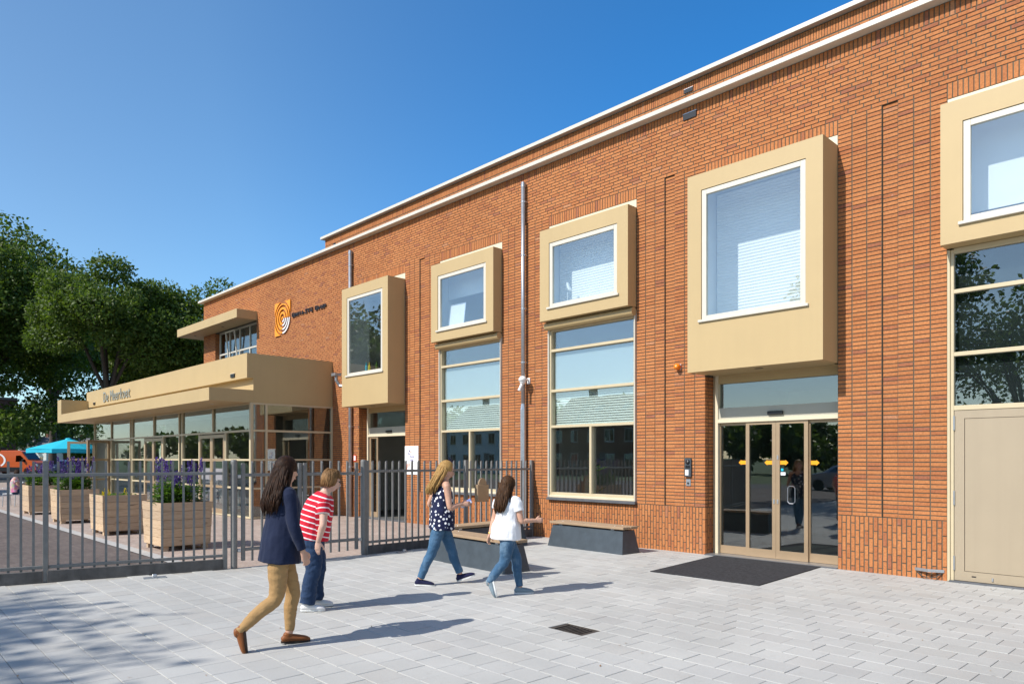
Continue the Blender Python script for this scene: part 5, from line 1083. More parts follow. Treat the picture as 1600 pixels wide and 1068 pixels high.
# ---------------------------------------------------------------- people
def cloth(name, col, rough=.85, var=.10, bmp=.35, bscale=9, fine=True):
    m, n, p, out = newmat(name); v = coords(n, 'Object'); f = noise(n, v, 5, 4)
    c = ramp(n, f, [(.3, tuple(x * (1 - var) for x in col)), (.7, tuple(x * (1 + var) for x in col))]).outputs[0]
    n.links.new(c, p.inputs['Base Color']); p.inputs['Roughness'].default_value = rough; p.inputs['Specular IOR Level'].default_value = .2; p.inputs['Sheen Weight'].default_value = .08
    h = noise(n, v, bscale, 4, .6)
    if fine: h = math_(n, 'ADD', h, math_(n, 'MULTIPLY', noise(n, v, 300, 2), .06))
    bump(n, p, h, bmp, .03); return m, n, p, c
def denim(name, col, fade):
    m, n, p, c = cloth(name, col, .9, .12, .35, 10); v = coords(n, 'Object', (1, 1, .45)); f = noise(n, v, 7, 5, .65)
    c2 = mixc(n, c, fade, ramp(n, f, [(.48, (0, 0, 0)), (.68, (.7,) * 3)]).outputs[0]); n.links.new(c2, p.inputs['Base Color'])
cloth('navy_jacket', (.010, .016, .042)); cloth('mustard_twill', (.36, .218, .092), var=.06); denim('jeans_dark', (.018, .038, .085), (.035, .065, .13)); denim('jeans_mid', (.050, .12, .21), (.11, .20, .31)); denim('jeans_light', (.045, .105, .185), (.16, .25, .34))
cloth('white_tee', (.78, .78, .79), var=.02)
m, n, p, c = cloth('polka_top', (.010, .014, .048)); v = coords(n, 'Object'); vo = N(n, 'TexVoronoi', i_Scale=18.0, i_Randomness=.8); n.links.new(v, vo.inputs['Vector'])
n.links.new(mixc(n, (.78, .78, .80), c, ramp(n, vo.outputs['Distance'], [(.27, (0, 0, 0)), (.32, (1, 1, 1))]).outputs[0]), p.inputs['Base Color'])
m, n, p, c = cloth('striped_polo', (.52, .012, .030), var=.06); at = N(n, 'Attribute', attribute_name='stripe'); fr = math_(n, 'FRACT', math_(n, 'MULTIPLY', at.outputs['Fac'], 1 / .058))
n.links.new(mixc(n, c, (.78, .76, .76), ramp(n, fr, [(.0, (0, 0, 0)), (.74, (0, 0, 0)), (.78, (1, 1, 1)), (.96, (1, 1, 1)), (1, (0, 0, 0))]).outputs[0]), p.inputs['Base Color'])
m, n, p, c = cloth('floral_top', (.30, .05, .10)); v = coords(n, 'Object'); vo = N(n, 'TexVoronoi', i_Scale=14.0); n.links.new(v, vo.inputs['Vector']); n.links.new(mixc(n, vo.outputs['Color'], (.55, .25, .30), .72), p.inputs['Base Color'])
def skin_mat(name, col):
    m, n, p, out = newmat(name); v = coords(n, 'Object'); f = noise(n, v, 14, 4)
    n.links.new(ramp(n, f, [(.3, tuple(x * .9 for x in col)), (.7, tuple(min(1, x * 1.07) for x in col))]).outputs[0], p.inputs['Base Color']); p.inputs['Roughness'].default_value = .5
    p.inputs['Subsurface Weight'].default_value = .12; p.inputs['Subsurface Radius'].default_value = (.02, .008, .004); p.inputs['Specular IOR Level'].default_value = .35
skin_mat('skin', (.56, .32, .22)); skin_mat('skin_pale', (.62, .39, .30))
def hair_mat(name, c0, c1, c2):
    m, n, p, out = newmat(name); rid = rand_id(n); v = coords(n, 'Object', (60, 60, 5)); f = noise(n, v, 1.0, 5, .65)
    c = ramp(n, f, [(.25, c0), (.55, c1), (.78, c2)]).outputs[0]; c = mixc(n, c, ramp(n, rid, [(0, (.75,) * 3), (1, (1.15,) * 3)]).outputs[0], 1.0, 'MULTIPLY')
    n.links.new(c, p.inputs['Base Color']); p.inputs['Roughness'].default_value = .55; p.inputs['Specular IOR Level'].default_value = .14
    bump(n, p, f, .6, .010)
hair_mat('hair_dark', (.010, .005, .003), (.032, .014, .007), (.105, .046, .020)); hair_mat('hair_blond', (.22, .11, .035), (.42, .25, .085), (.60, .42, .18)); hair_mat('hair_mouse', (.11, .055, .022), (.22, .12, .05), (.36, .21, .095)); hair_mat('hair_brown', (.020, .010, .005), (.06, .028, .012), (.17, .085, .035))
cloth('leather_tan', (.22, .075, .022), .45, bmp=.1); cloth('canvas_navy', (.012, .014, .05)); cloth('canvas_grey', (.20, .26, .30)); cloth('shoe_white', (.72, .70, .68), .6); cloth('sole_dark', (.03, .02, .015), .8); cloth('sole_white', (.7, .7, .68), .8); cloth('paper_blue', (.25, .35, .75)); simple('eye_dark', (.02, .014, .012), .3)
simple('gold', (.6, .38, .1), .3, metal=.9)

def catmull(P, k):
    out = []
    n = len(P)
    for i in range(n - 1):
        p0, p1, p2, p3 = P[max(i - 1, 0)], P[i], P[i + 1], P[min(i + 2, n - 1)]
        for j in range(k):
            t = j / k; out.append(.5 * ((2 * p1) + (p2 - p0) * t + (2 * p0 - 5 * p1 + 4 * p2 - p3) * t * t + (3 * p1 - p0 - 3 * p2 + p3) * t ** 3))
    out.append(P[-1]); return out
def loft(mb, pts, rads, side, n=16, k=4, cap=True, flat=(False, False)):
    """tube with elliptical rings: rads = (half width along side, half depth)"""
    P = catmull([np.array(p, float) for p in pts], k); Q = catmull([np.array((r, r) if isinstance(r, (int, float)) else r, float) for r in rads], k)
    side = Vector(side); m = len(P); rings = []
    for i in range(m):
        t = Vector(P[min(i + 1, m - 1)] - P[max(i - 1, 0)]).normalized(); s = (side - t * side.dot(t))
        s = s.normalized() if s.length > .05 else t.orthogonal().normalized(); b = t.cross(s); c = Vector(P[i])
        rings.append([c + s * Q[i][0] * math.cos(6.28319 * a / n) + b * Q[i][1] * math.sin(6.28319 * a / n) for a in range(n)])
    vs = [q for r_ in rings for q in r_]; fs = [(i * n + a, i * n + (a + 1) % n, (i + 1) * n + (a + 1) % n, (i + 1) * n + a) for i in range(m - 1) for a in range(n)]
    if cap:
        t0 = (Vector(P[0]) - Vector(P[1])).normalized() * min(Q[0]) * .6; t1 = (Vector(P[-1]) - Vector(P[-2])).normalized() * min(Q[-1]) * .6
        if flat[0]: t0 = t0 * .03
        if flat[1]: t1 = t1 * .03
        for (ri, base, tv, flip) in ((0, 0, t0, True), (m - 1, (m - 1) * n, t1, False)):
            c = Vector(P[ri]); o = len(vs); vs += [c + (q - c) * .72 + tv * .72 for q in rings[ri]] + [c + tv]
            for a in range(n):
                b2 = (a + 1) % n; q = (base + a, base + b2, o + b2, o + a); fs.append(q if not flip else q[::-1]); q = (o + a, o + b2, o + n); fs.append(q if not flip else q[::-1])
    mb.add(vs, fs)
def ellipsoid(mb, c, r, M=None, n=16, m=12):
    vs = []
    for i in range(m + 1):
        th = math.pi * i / m
        for a in range(n):
            q = Vector((r[0] * math.sin(th) * math.cos(6.28319 * a / n), r[1] * math.sin(th) * math.sin(6.28319 * a / n), r[2] * math.cos(th))); vs.append((M @ q if M else q) + Vector(c))
    mb.add(vs, [(i * n + a, (i + 1) * n + a, (i + 1) * n + (a + 1) % n, i * n + (a + 1) % n) for i in range(m) for a in range(n)])
def fuse(mb, name, mat, parent, voxel=.008, smooth=3, disp=None):
    me = mb.mesh(name, mat); o = bpy.data.objects.new(name, me); COL.objects.link(o)
    md = o.modifiers.new('r', 'REMESH'); md.mode = 'VOXEL'; md.voxel_size = voxel; md.use_smooth_shade = True
    if smooth: sm = o.modifiers.new('s', 'SMOOTH'); sm.iterations = smooth; sm.factor = .5
    dg_ = bpy.context.evaluated_depsgraph_get(); ev = o.evaluated_get(dg_); nm = bpy.data.meshes.new_from_object(ev); bpy.data.objects.remove(o)
    nm.materials.clear(); nm.materials.append(MATS[mat]); nm.polygons.foreach_set('use_smooth', [True] * len(nm.polygons)); nm.name = name
    if disp:
        n = len(nm.vertices); co = np.empty(n * 3, np.float32); no = np.empty(n * 3, np.float32); nm.vertices.foreach_get('co', co); nm.vertices.foreach_get('normal', no); co = co.reshape(-1, 3); no = no.reshape(-1, 3)
        d = np.array([disp(Vector(c)) for c in co.tolist()], np.float32); co += no * d[:, None]; nm.vertices.foreach_set('co', co.ravel()); nm.update()
    return link(name, nm, parent)
def folds(amp, sc, seed, zs=1.0):
    o = Vector((seed * 3.1, seed * 1.7, seed)); return lambda c: amp * (mnoise.noise(Vector((c.x * sc, c.y * sc, c.z * sc * zs)) + o) + .5 * mnoise.noise(Vector((c.x * sc * 2.3, c.y * sc * 2.3, c.z * sc * zs * 2.3)) + o))
def V3(p): return Vector(p)
def hand(mb, wrist, d, pn, th, curl=.5, s=1.0):
    """palm + five fingers; d = finger direction, pn = palm normal (towards the palm side), th = thumb side"""
    d = V3(d).normalized(); th = V3(th); th = (th - d * th.dot(d)).normalized(); pn = V3(pn); pn = (pn - d * pn.dot(d) - th * pn.dot(th)).normalized(); w0 = V3(wrist)
    loft(mb, [w0 - d * .02, w0 + d * .02 * s, w0 + d * .055 * s, w0 + d * .085 * s], [(.022 * s, .017 * s), (.030 * s, .017 * s), (.037 * s, .0145 * s), (.036 * s, .012 * s)], th, 10, 2)
    for off, L, r_ in ((.027, .066, .0082), (.009, .074, .0085), (-.009, .070, .0082), (-.026, .054, .0072)):
        b = w0 + d * .082 * s + th * off * s; a = 0; pts = [b - d * .015 * s, b]; cur = b; 
        for j, f_ in enumerate((.42, .32, .26)):
            a += curl * (.55 + .35 * j); dd = d * math.cos(a) + pn * math.sin(a); cur = cur + dd * L * f_ * s; pts.append(cur)
        loft(mb, pts, [r_ * s * q for q in (1.05, 1.0, .97, .9, .75)], th, 8, 2)
    b = w0 + d * .018 * s + th * .022 * s; t1 = b + (th * .8 + d * .75 + pn * .25).normalized() * .036 * s; t2 = t1 + (th * .35 + d * .95 + pn * .45 * (1 + curl)).normalized() * .030 * s; t3 = t2 + (d * .9 + pn * .8 * curl).normalized() * .022 * s
    loft(mb, [b - th * .012 * s, b, t1, t2, t3], [.014 * s, .0135 * s, .0105 * s, .0095 * s, .007 * s], pn, 8, 2)
def head(mb, c, F, L, up, s=1.0):
    """head centre, face direction F, left L, up"""
    F, L, up = V3(F), V3(L), V3(up); M = Matrix((L, F, up)).transposed().to_4x4(); M.resize_4x4()
    vs = []; n, m = 28, 22
    for i in range(m + 1):
        th = math.pi * i / m; z = math.cos(th)
        for a in range(n):
            ph = 6.28319 * a / n; x, y = math.sin(th) * math.cos(ph), math.sin(th) * math.sin(ph)
            rx, ry, rz = .074, .094, .118
            if z < 0:                              # jaw tapers, back of the skull pulls in, chin forward
                rx *= 1 - .34 * (-z) ** 1.3; ry *= (1 - .10 * (-z)) if y > 0 else (1 - .50 * (-z))
            px, py, pz = x * rx, y * ry, z * rz
            if y > 0 and abs(z) < .55: py -= .006 * (1 - abs(z) / .55) * max(0, 1 - abs(x) * 1.2)     # flatter face
            if y > 0 and abs(x) < .75: py -= .007 * math.exp(-((z - .06) / .11) ** 2) * math.exp(-((abs(x) - .36) / .2) ** 2)   # eye sockets
            if y > 0: py += .005 * math.exp(-((z + .80) / .16) ** 2) * math.exp(-(x / .3) ** 2)        # chin
            vs.append(M @ Vector((px * s, py * s, pz * s)) + V3(c))
    mb.add(vs, [(i * n + a, (i + 1) * n + a, (i + 1) * n + (a + 1) % n, i * n + (a + 1) % n) for i in range(m) for a in range(n)])
    T = lambda x, y, z: V3(c) + (L * x + F * y + up * z) * s
    loft(mb, [T(0, .080, .012), T(0, .094, -.008), T(0, .106, -.028), T(0, .094, -.037)], [.006 * s, .009 * s, .0125 * s, .010 * s], L, 8, 2)
    loft(mb, [T(-.016, .086, -.058), T(0, .094, -.057), T(.016, .086, -.058)], [.004 * s, .0065 * s, .004 * s], up, 8, 2); loft(mb, [T(-.013, .085, -.069), T(0, .092, -.069), T(.013, .085, -.069)], [.004 * s, .007 * s, .004 * s], up, 8, 2)
    for sg in (-1, 1):
        ellipsoid(mb, T(sg * .074, -.008, -.008), (.008 * s, .018 * s, .030 * s), M.to_3x3().to_4x4(), 10, 8)
        loft(mb, [T(sg * .012, .088, .030), T(sg * .03, .086, .034), T(sg * .046, .076, .028)], [.005 * s, .006 * s, .004 * s], up, 6, 2)
    return T
def face_parts(T, root, s, hair):
    for sg in (-1, 1):
        m = MB(); ellipsoid(m, T(sg * .031, .080, .008), (.010 * s, .0075 * s, .0065 * s), None, 10, 8); m.build('eye', 'eye_dark', root, smooth=True)
        m = MB(); loft(m, [T(sg * .014, .094, .033), T(sg * .03, .0915, .038), T(sg * .047, .081, .032)], [.0025 * s, .0035 * s, .002 * s], (0, 0, 1), 6, 2); m.build('eyebrow', hair, root, smooth=True)
    m = MB(); loft(m, [T(-.020, .0855, -.0625), T(0, .0955, -.063), T(.020, .0855, -.0625)], [.0028 * s, .0042 * s, .0028 * s], (0, 0, 1), 6, 2); m.build('lips', 'lip', root, smooth=True)
simple('lip', (.42, .16, .13), .4, var=.05)
def shoe(root, ankle, toe_dir, up, mat, sole, L=.25, w_=.042, cut=.055):
    """shoe: ankle = point above the heel; sole follows toe_dir"""
    d = V3(toe_dir).normalized(); up = V3(up); up = (up - d * up.dot(d)).normalized(); s = d.cross(up); a = V3(ankle); o = a - up * .075     # o: sole level below the ankle
    m = MB(); H = -.055
    pts = [(-.055, .030), (-.02, .036), (.04, .036), (.10, .032), (.15, .026), (.185, .018)]; wr = [(.030, .028), (.036, .036), (.037, .036), (.043, .030), (.040, .024), (.024, .014)]
    loft(m, [o + d * x * (L / .25) + up * (z) for x, z in pts], wr, s, 14, 4); loft(m, [o + up * .035 - d * .012, a + up * (cut - .055) - d * .012], [(.034, .042), (.034, .042)], s, 12, 2)
    fuse(m, 'shoe', mat, root, .006, 2)
    m = MB(); vs = []; n = 24
    for zz in (-.004, .014):
        for k in range(n):
            a_ = 6.28319 * k / n; x = math.cos(a_); y = math.sin(a_); xx = (.062 + .134 * x) * (L / .25); wy = .040 * (1 + .12 * x) * (1 - .12 * math.exp(-((x + .1) / .35) ** 2)); vs.append(o + d * xx + s * y * wy + up * zz)
    m.add(vs, [tuple(range(n - 1, -1, -1)), tuple(range(n, 2 * n))] + [(k, (k + 1) % n, n + (k + 1) % n, n + k) for k in range(n)]); m.build('sole', sole, root)
def hair_long(root, T, up, F, L, mat, length, back=.07, spread=.085, seed=1, wave=.012, drop=None, s=1.0, nst=230):
    """scalp cap plus a hanging mass and loose locks"""
    rg = random.Random(seed); m = MB(); M = Matrix((L, F, up)).transposed().to_4x4()
    ellipsoid(m, T(0, -.012, .026), (.086 * s, .100 * s, .108 * s), M, 20, 14)
    cut_ = MB()
    # remove the face side by only keeping verts behind the hair line
    keep = []
    for i, f_ in enumerate(m.f):
        ok = True
        for k in f_:
            q = Vector(m.v[k]) - T(0, 0, 0); y = q.dot(F) / s; z = q.dot(up) / s; x = abs(q.dot(L)) / s
            if y > .050 + .02 * (z > .06) and z < .085 - .2 * max(0, x - .03): ok = False
            if y > .0 and z < -.02: ok = False
            if z < -.075: ok = False
        if ok: keep.append(f_)
    cap = MB(); cap.v = list(m.v); cap.f = keep; me = cap.mesh('hair_cap', mat, True); bm = bmesh.new(); bm.from_mesh(me); bmesh.ops.delete(bm, geom=[v for v in bm.verts if not v.link_faces], context='VERTS'); bmesh.ops.solidify(bm, geom=bm.faces[:], thickness=.010); bm.to_mesh(me); bm.free(); link('hair_cap', me, root)
    dz = Vector((0, 0, -1)); drop = drop or (lambda t: Vector((0, 0, 0)))
    def path(t):                                     # spine of the hanging hair: over the nape, out over the back, then down
        if t < .3: k = t / .3; return T(0, -.07 - .03 * k, .02 - .12 * k)
        k = (t - .3) / .7; return T(0, -.10, -.10) - F_h * (back - .10) * min(1, k * 1.6) + dz * length * k + drop(k)
    F_h = Vector((F.x, F.y, 0)).normalized()
    m = MB(); ts = [0, .15, .3, .45, .6, .75, .9, 1.0]; ws = [(.074, .055), (.088, .058), (.094, .054), (spread, .046), (spread * 1.04, .040), (spread * .95, .034), (spread * .62, .024), (spread * .3, .010)]
    loft(m, [T(0, -.035, .05)] + [path(t) for t in ts], [(.06, .05)] + ws, L, 20, 4)
    fuse(m, 'hair_mass', mat, root, .008, 1, lambda c: .012 * mnoise.noise(Vector((c.x * 42, c.y * 42, c.z * 4 + seed))) + .007 * mnoise.noise(Vector((c.x * 95, c.y * 95, c.z * 8))))
    m = MB()
    for k in range(nst):
        a = rg.uniform(-1, 1) * 1.95; x0 = math.sin(a) * .086; y0 = -math.cos(a) * .098 - .010; z0 = rg.uniform(.0, .105)
        k0 = math.sqrt(max(.05, 1 - (z0 / .13) ** 2)); st = T(x0 * k0, y0 * k0, z0 + .022); e = rg.uniform(.62, 1.05); u = math.sin(a); ph = rg.uniform(0, 6.28); dep = rg.uniform(.85, 1.15); pts = [st]
        for j in range(1, 10):
            t = j / 9; c = path(.12 + .88 * t * e); wx = spread * u * (1.02 if t < .75 else 1.02 - 1.3 * (t - .75)); wy = -.052 * math.cos(min(1.5, abs(a)) * .9) * dep + (.05 if abs(a) > 1.4 else 0)
            b_ = min(1, t * 1.9); q = st.lerp(c + L * wx * 1.0 + F_h * wy, b_) if b_ < 1 else c + L * wx + F_h * wy
            q += L * math.sin(ph + t * 8) * wave * t + F_h * math.cos(ph + t * 7) * wave * t; pts.append(q)
        r_ = rg.uniform(.0035, .0075); m.tube(pts, [r_ * .6, r_, r_ * 1.1, r_ * 1.15, r_ * 1.15, r_ * 1.1, r_, r_ * .85, r_ * .6, r_ * .15], 5)
    m.build('hair_locks', mat, root, smooth=True)
def hair_short(root, T, up, F, L, mat, seed=1, s=1.0):
    rg = random.Random(seed); m = MB(); nst = 420
    e = MB(); M = Matrix((L, F, up)).transposed().to_4x4(); ellipsoid(e, T(0, -.016, .028), (.083 * s, .094 * s, .100 * s), M, 20, 14)
    e.f = [f_ for f_ in e.f if all(not (((Vector(e.v[k]) - T(0, 0, 0)).dot(F) > .045 * s and (Vector(e.v[k]) - T(0, 0, 0)).dot(up) < .075 * s) or (Vector(e.v[k]) - T(0, 0, 0)).dot(up) < -.06 * s) for k in f_)]
    me = e.mesh('hair_cap', mat, True); bm = bmesh.new(); bm.from_mesh(me); bmesh.ops.delete(bm, geom=[v for v in bm.verts if not v.link_faces], context='VERTS'); bmesh.ops.solidify(bm, geom=bm.faces[:], thickness=.010); bm.to_mesh(me); bm.free(); link('hair_cap', me, root)
    for k in range(nst):
        a = rg.uniform(-math.pi, math.pi); fr = math.cos(a) < -.25     # a=0 back of the head
        el0 = rg.uniform(.75, 1.45); z_end = -.075 if abs(a) < 1.5 else (-.045 if not fr else .045); z_end += rg.uniform(-.02, .02)
        pts = []
        for j in range(6):
            t = j / 5; z = .128 * math.sin(el0) * (1 - t) + z_end * t; rr = math.sqrt(max(.02, 1 - ((z - .02) / .125) ** 2)) if z > -.01 else .97 - .5 * max(0, -z - .03)
            pts.append(T(math.sin(a) * .087 * rr, -math.cos(a) * .098 * rr - .012, z + .012) + Vector((rg.uniform(-1, 1), rg.uniform(-1, 1), 0)) * .004)
        r_ = rg.uniform(.004, .008); m.tube(pts, [r_ * .7, r_, r_, r_, r_ * .8, r_ * .25], 5)
    m.build('hair_locks', mat, root, smooth=True)

def person(name_label, px, py, J, o):
    """J: joints in (right, away, up) metres of a frame that faces the camera; o: options"""
    dp = 1114 * 1.65 / (py - 716); g = CAM + FW * dp + RT * ((px - 800) / 1114 * dp); g.z = 0
    view = (g - Vector((CAM.x, CAM.y, 0))).normalized(); ang = math.atan2(view.y, view.x) - math.pi / 2
    root = thing('person', name_label, 'person', g, ang, o.get('group'))
    j = {k: V3(v) for k, v in J.items()}; yw = R(o['yaw']); F = Vector((math.cos(yw), math.sin(yw), 0)); Lf = Vector((-math.sin(yw), math.cos(yw), 0)); hy = R(o.get('head_yaw', o['yaw'])); hp = R(o.get('head_pitch', 0))
    hF = Vector((math.cos(hy) * math.cos(hp), math.sin(hy) * math.cos(hp), math.sin(hp))); hL = Vector((-math.sin(hy), math.cos(hy), 0)); hU = hF.cross(hL).normalized()
    hs = o.get('hs', 1.0); sk = o.get('skin', 'skin'); W_ = o.get('wide', 1.0)
    sp = [j['hip'], j['waist'], j['chest'], j['neck']]
    mb = MB()
    loft(mb, [j['hip'] - Vector((0, 0, .06)), j['hip'], j['waist'], j['chest'], j['chest'].lerp(j['neck'], .62), j['neck']], [(.13 * W_, .09 * W_), (.155 * W_, .10 * W_), (.118 * W_, .085 * W_), (.135 * W_, .098 * W_), (.115 * W_, .075 * W_), (.055, .052)], Lf, 18, 4)
    hc = j['head']; loft(mb, [j['neck'] - (hc - j['neck']) * .25, j['neck'], j['neck'].lerp(hc, .55), hc - hU * .02], [.062, .052 * hs, .047 * hs, .05 * hs], Lf, 14, 3)
    T = head(mb, hc, hF, hL, hU, hs)
    for s in ('L', 'R'):
        sh, el, wr = j['sh' + s], j['el' + s], j['wr' + s]; a = o.get('arm', 1.0)
        loft(mb, [j['chest'].lerp(j['neck'], .55).lerp(sh, .45), sh, sh.lerp(el, .35), el, el.lerp(wr, .3), wr], [.052 * a, .050 * a, .044 * a, .036 * a, .036 * a, .0235 * a], F, 14, 4)
        hd = o['hand' + s]; hand(mb, wr, hd[0], hd[1], hd[2], hd[3], o.get('hand_s', 1.0))
        hp_, kn, an = j['hp' + s], j['kn' + s], j['an' + s]
        loft(mb, [hp_ + Vector((0, 0, .03)), hp_.lerp(kn, .35), kn, kn.lerp(an, .35), an], [.078 * W_, .070 * W_, .050, .048, .034], F, 14, 4)
    fuse(mb, 'body', sk, root, .0062, 1); face_parts(T, root, hs, o['hair'])
    lg = o['legs']                                        # trousers
    mb = MB(); loft(mb, [j['hip'] + (j['waist'] - j['hip']).normalized() * lg.get('rise', .06), j['hip'], j['hip'] - Vector((0, 0, .08))], [(.150 * W_, .105 * W_), (.168 * W_, .118 * W_), (.150 * W_, .105 * W_)], Lf, 18, 4)
    for s in ('L', 'R'):
        hp_, kn, an = j['hp' + s], j['kn' + s], j['an' + s]; r_ = lg['r']; end = an.lerp(kn, lg.get('hem', .02)); back = -F * .012
        loft(mb, [hp_ + Vector((0, 0, .02)) + back, hp_.lerp(kn, .4) + back * .5, kn, kn.lerp(an, .38) - F * .008, end.lerp(kn, .12), end], r_, F, 16, 4, flat=(False, True))
    fuse(mb, 'trousers', lg['mat'], root, .0075, 2, folds(lg.get('fold', .006) * .8, 9, lg.get('seed', 1), 2.2))
    tp = o['top']                                          # upper garment
    mb = MB(); R_ = tp['r']; hem = j['hip'] + (j['waist'] - j['hip']) * tp['hem']
    loft(mb, [hem, j['hip'].lerp(j['waist'], max(tp['hem'] + .3, .45)), j['waist'].lerp(j['chest'], .1), j['chest'], j['chest'].lerp(j['neck'], .58), j['chest'].lerp(j['neck'], .86)], R_, Lf, 20, 4, flat=(True, True))
    for s in ('L', 'R'):
        sh, el, wr = j['sh' + s], j['el' + s], j['wr' + s]; sl = tp['sleeve']
        c0 = j['chest'].lerp(j['neck'], .50).lerp(sh, .4)
        if sl == 'long': loft(mb, [c0, sh, sh.lerp(el, .4), el, el.lerp(wr, .45), el.lerp(wr, .93)], [.066, .064, .057, .050, .045, .040], F, 14, 4, flat=(False, True))
        elif sl == 'short': loft(mb, [c0, sh, sh.lerp(el, .35), sh.lerp(el, tp.get('slen', .62))], [.066, .064, .062, .063], F, 14, 4, flat=(False, True))
        else: loft(mb, [c0, c0.lerp(sh, .75)], [.060, .046], F, 14, 3)
    t_ = fuse(mb, 'top', tp['mat'], root, .0075, 3, folds(tp.get('fold', .008), tp.get('fsc', 9), tp.get('seed', 2), .6))
    if tp['mat'] == 'striped_polo':
        me = t_.data; at = me.attributes.new('stripe', 'FLOAT', 'POINT'); n = len(me.vertices); co = np.empty(n * 3, np.float32); me.vertices.foreach_get('co', co); co = co.reshape(-1, 3); ax = (j['neck'] - j['hip']).normalized(); val = (co - np.array(j['hip'])) @ np.array(ax)
        for s in ('L', 'R'):
            sh, el = j['sh' + s], j['el' + s]; d = el - sh; dl = d.length; q = co - np.array(sh); tt = (q @ np.array(d)) / dl; dist = np.linalg.norm(q - np.outer(tt / dl, np.array(d)), axis=1); on = (tt > .03) & (dist < .085) & ((q @ np.array(Lf)) * (1 if s == 'L' else -1) > -.035); val = np.where(on, -tt + (sh - j['hip']).dot(ax), val)
        at.data.foreach_set('value', val.astype(np.float32))
    for s in ('L', 'R'):
        sd_ = o['shoe' + s]; shoe(root, j['an' + s] + V3(sd_.get('off', (0, 0, -.012))), sd_['dir'], sd_.get('up', (0, 0, 1)), o['shoe_mat'], o['sole_mat'], o.get('shoe_L', .245))
    h = o['hairdo']
    if h[0] == 'long': hair_long(root, T, hU, hF, hL, o['hair'], h[1], h[2], h[3], o.get('seed', 1), h[4], h[5] if len(h) > 5 else None, hs)
    else: hair_short(root, T, hU, hF, hL, o['hair'], o.get('seed', 1), hs)
    return root, j, T, F, Lf
GP = 'people walking towards the entrance'
# woman in navy jacket, nearest
r_, j, T, F, Lf = person('woman with long dark hair in navy jacket and mustard trousers, nearest the camera', 440, 1008, dict(
    hip=(-.01, 0, .88), waist=(.0, .0, 1.04), chest=(.02, .01, 1.23), neck=(.035, .02, 1.405), head=(.045, .025, 1.535),
    shR=(.06, -.13, 1.34), elR=(.10, -.20, 1.07), wrR=(.175, -.19, .845), shL=(-.01, .17, 1.34), elL=(-.06, .24, 1.08), wrL=(.02, .26, .87),
    hpR=(-.01, -.085, .85), knR=(-.045, -.10, .45), anR=(-.36, -.14, .165), hpL=(.0, .085, .85), knL=(.095, .07, .46), anL=(.065, .055, .10)),
    dict(yaw=22, head_yaw=38, hs=1.0, handR=((.35, 0, -.95), (-.6, .5, -.1), (.75, .4, .2), .7), handL=((.1, 0, -1), (.3, -.6, 0), (1, 0, 0), .4), hair='hair_dark', group=GP,
         legs=dict(mat='mustard_twill', r=[(.096, .088), (.088, .084), (.066, .066), (.060, .060), (.044, .044), (.043, .043)], hem=.05, seed=3), top=dict(mat='navy_jacket', r=[(.212, .178), (.200, .162), (.184, .144), (.180, .138), (.15, .10), (.075, .070)], hem=-.85, sleeve='long', fold=.007),
         shoeR=dict(dir=(.10, -.02, -1), up=(-1, 0, -.12), off=(-.008, 0, -.004)), shoeL=dict(dir=(.97, .2, -.05)), shoe_mat='leather_tan', sole_mat='sole_dark', hairdo=('long', .27, .165, .115, .016), seed=4))
# person in striped polo
r_, j, T, F, Lf = person('stooping person with short hair in red and white striped polo shirt and jeans', 490.5, 951, dict(
    hip=(-.005, 0, .84), waist=(.015, 0, .98), chest=(.065, .0, 1.135), neck=(.125, .01, 1.285), head=(.185, .012, 1.398),
    shR=(.105, -.165, 1.195), elR=(.095, -.235, .95), wrR=(.045, -.20, .765), shL=(.075, .165, 1.195), elL=(-.03, .25, 1.0), wrL=(.06, .2, .83),
    hpR=(-.005, -.09, .80), knR=(-.005, -.10, .45), anR=(-.07, -.11, .095), hpL=(.0, .09, .80), knL=(.045, .09, .45), anL=(.02, .10, .10)),
    dict(yaw=12, head_yaw=14, head_pitch=-12, hs=1.0, wide=1.16, arm=1.08, skin='skin_pale', handR=((-.12, .05, -1), (.4, .8, 0), (.9, -.3, 0), .25), handL=((.3, 0, -1), (.3, -.6, 0), (1, 0, 0), .4), hair='hair_mouse', group=GP,
         legs=dict(mat='jeans_dark', r=[(.110, .106), (.106, .104), (.088, .086), (.082, .080), (.082, .080), (.083, .082)], hem=-.03, fold=.010, seed=5), top=dict(mat='striped_polo', r=[(.205, .165), (.212, .172), (.212, .172), (.200, .155), (.155, .112), (.082, .078)], hem=-.5, sleeve='short', slen=.55, fold=.010),
         shoeR=dict(dir=(1, -.12, -.02), off=(.0, 0, -.008)), shoeL=dict(dir=(1, .1, 0)), shoe_mat='shoe_white', sole_mat='sole_white', hairdo=('short',), seed=6))
# glasses of that person
m = MB(); 
for sg in (-1, 1): m.tube([T(sg * .075, -.0, .012), T(sg * .070, .07, .014), T(sg * .05, .098, .014)], .0018, 5); m.tube([T(sg * (.032 + .019 * math.cos(a)), .100 - .004 * abs(math.cos(a)), .006 + .014 * math.sin(a)) for a in [6.283 * k / 12 for k in range(13)]], .0018, 5)
m.build('glasses', 'black_plastic', r_)
for zz, xx in ((.085, -.03), (.06, -.005)):
    pass
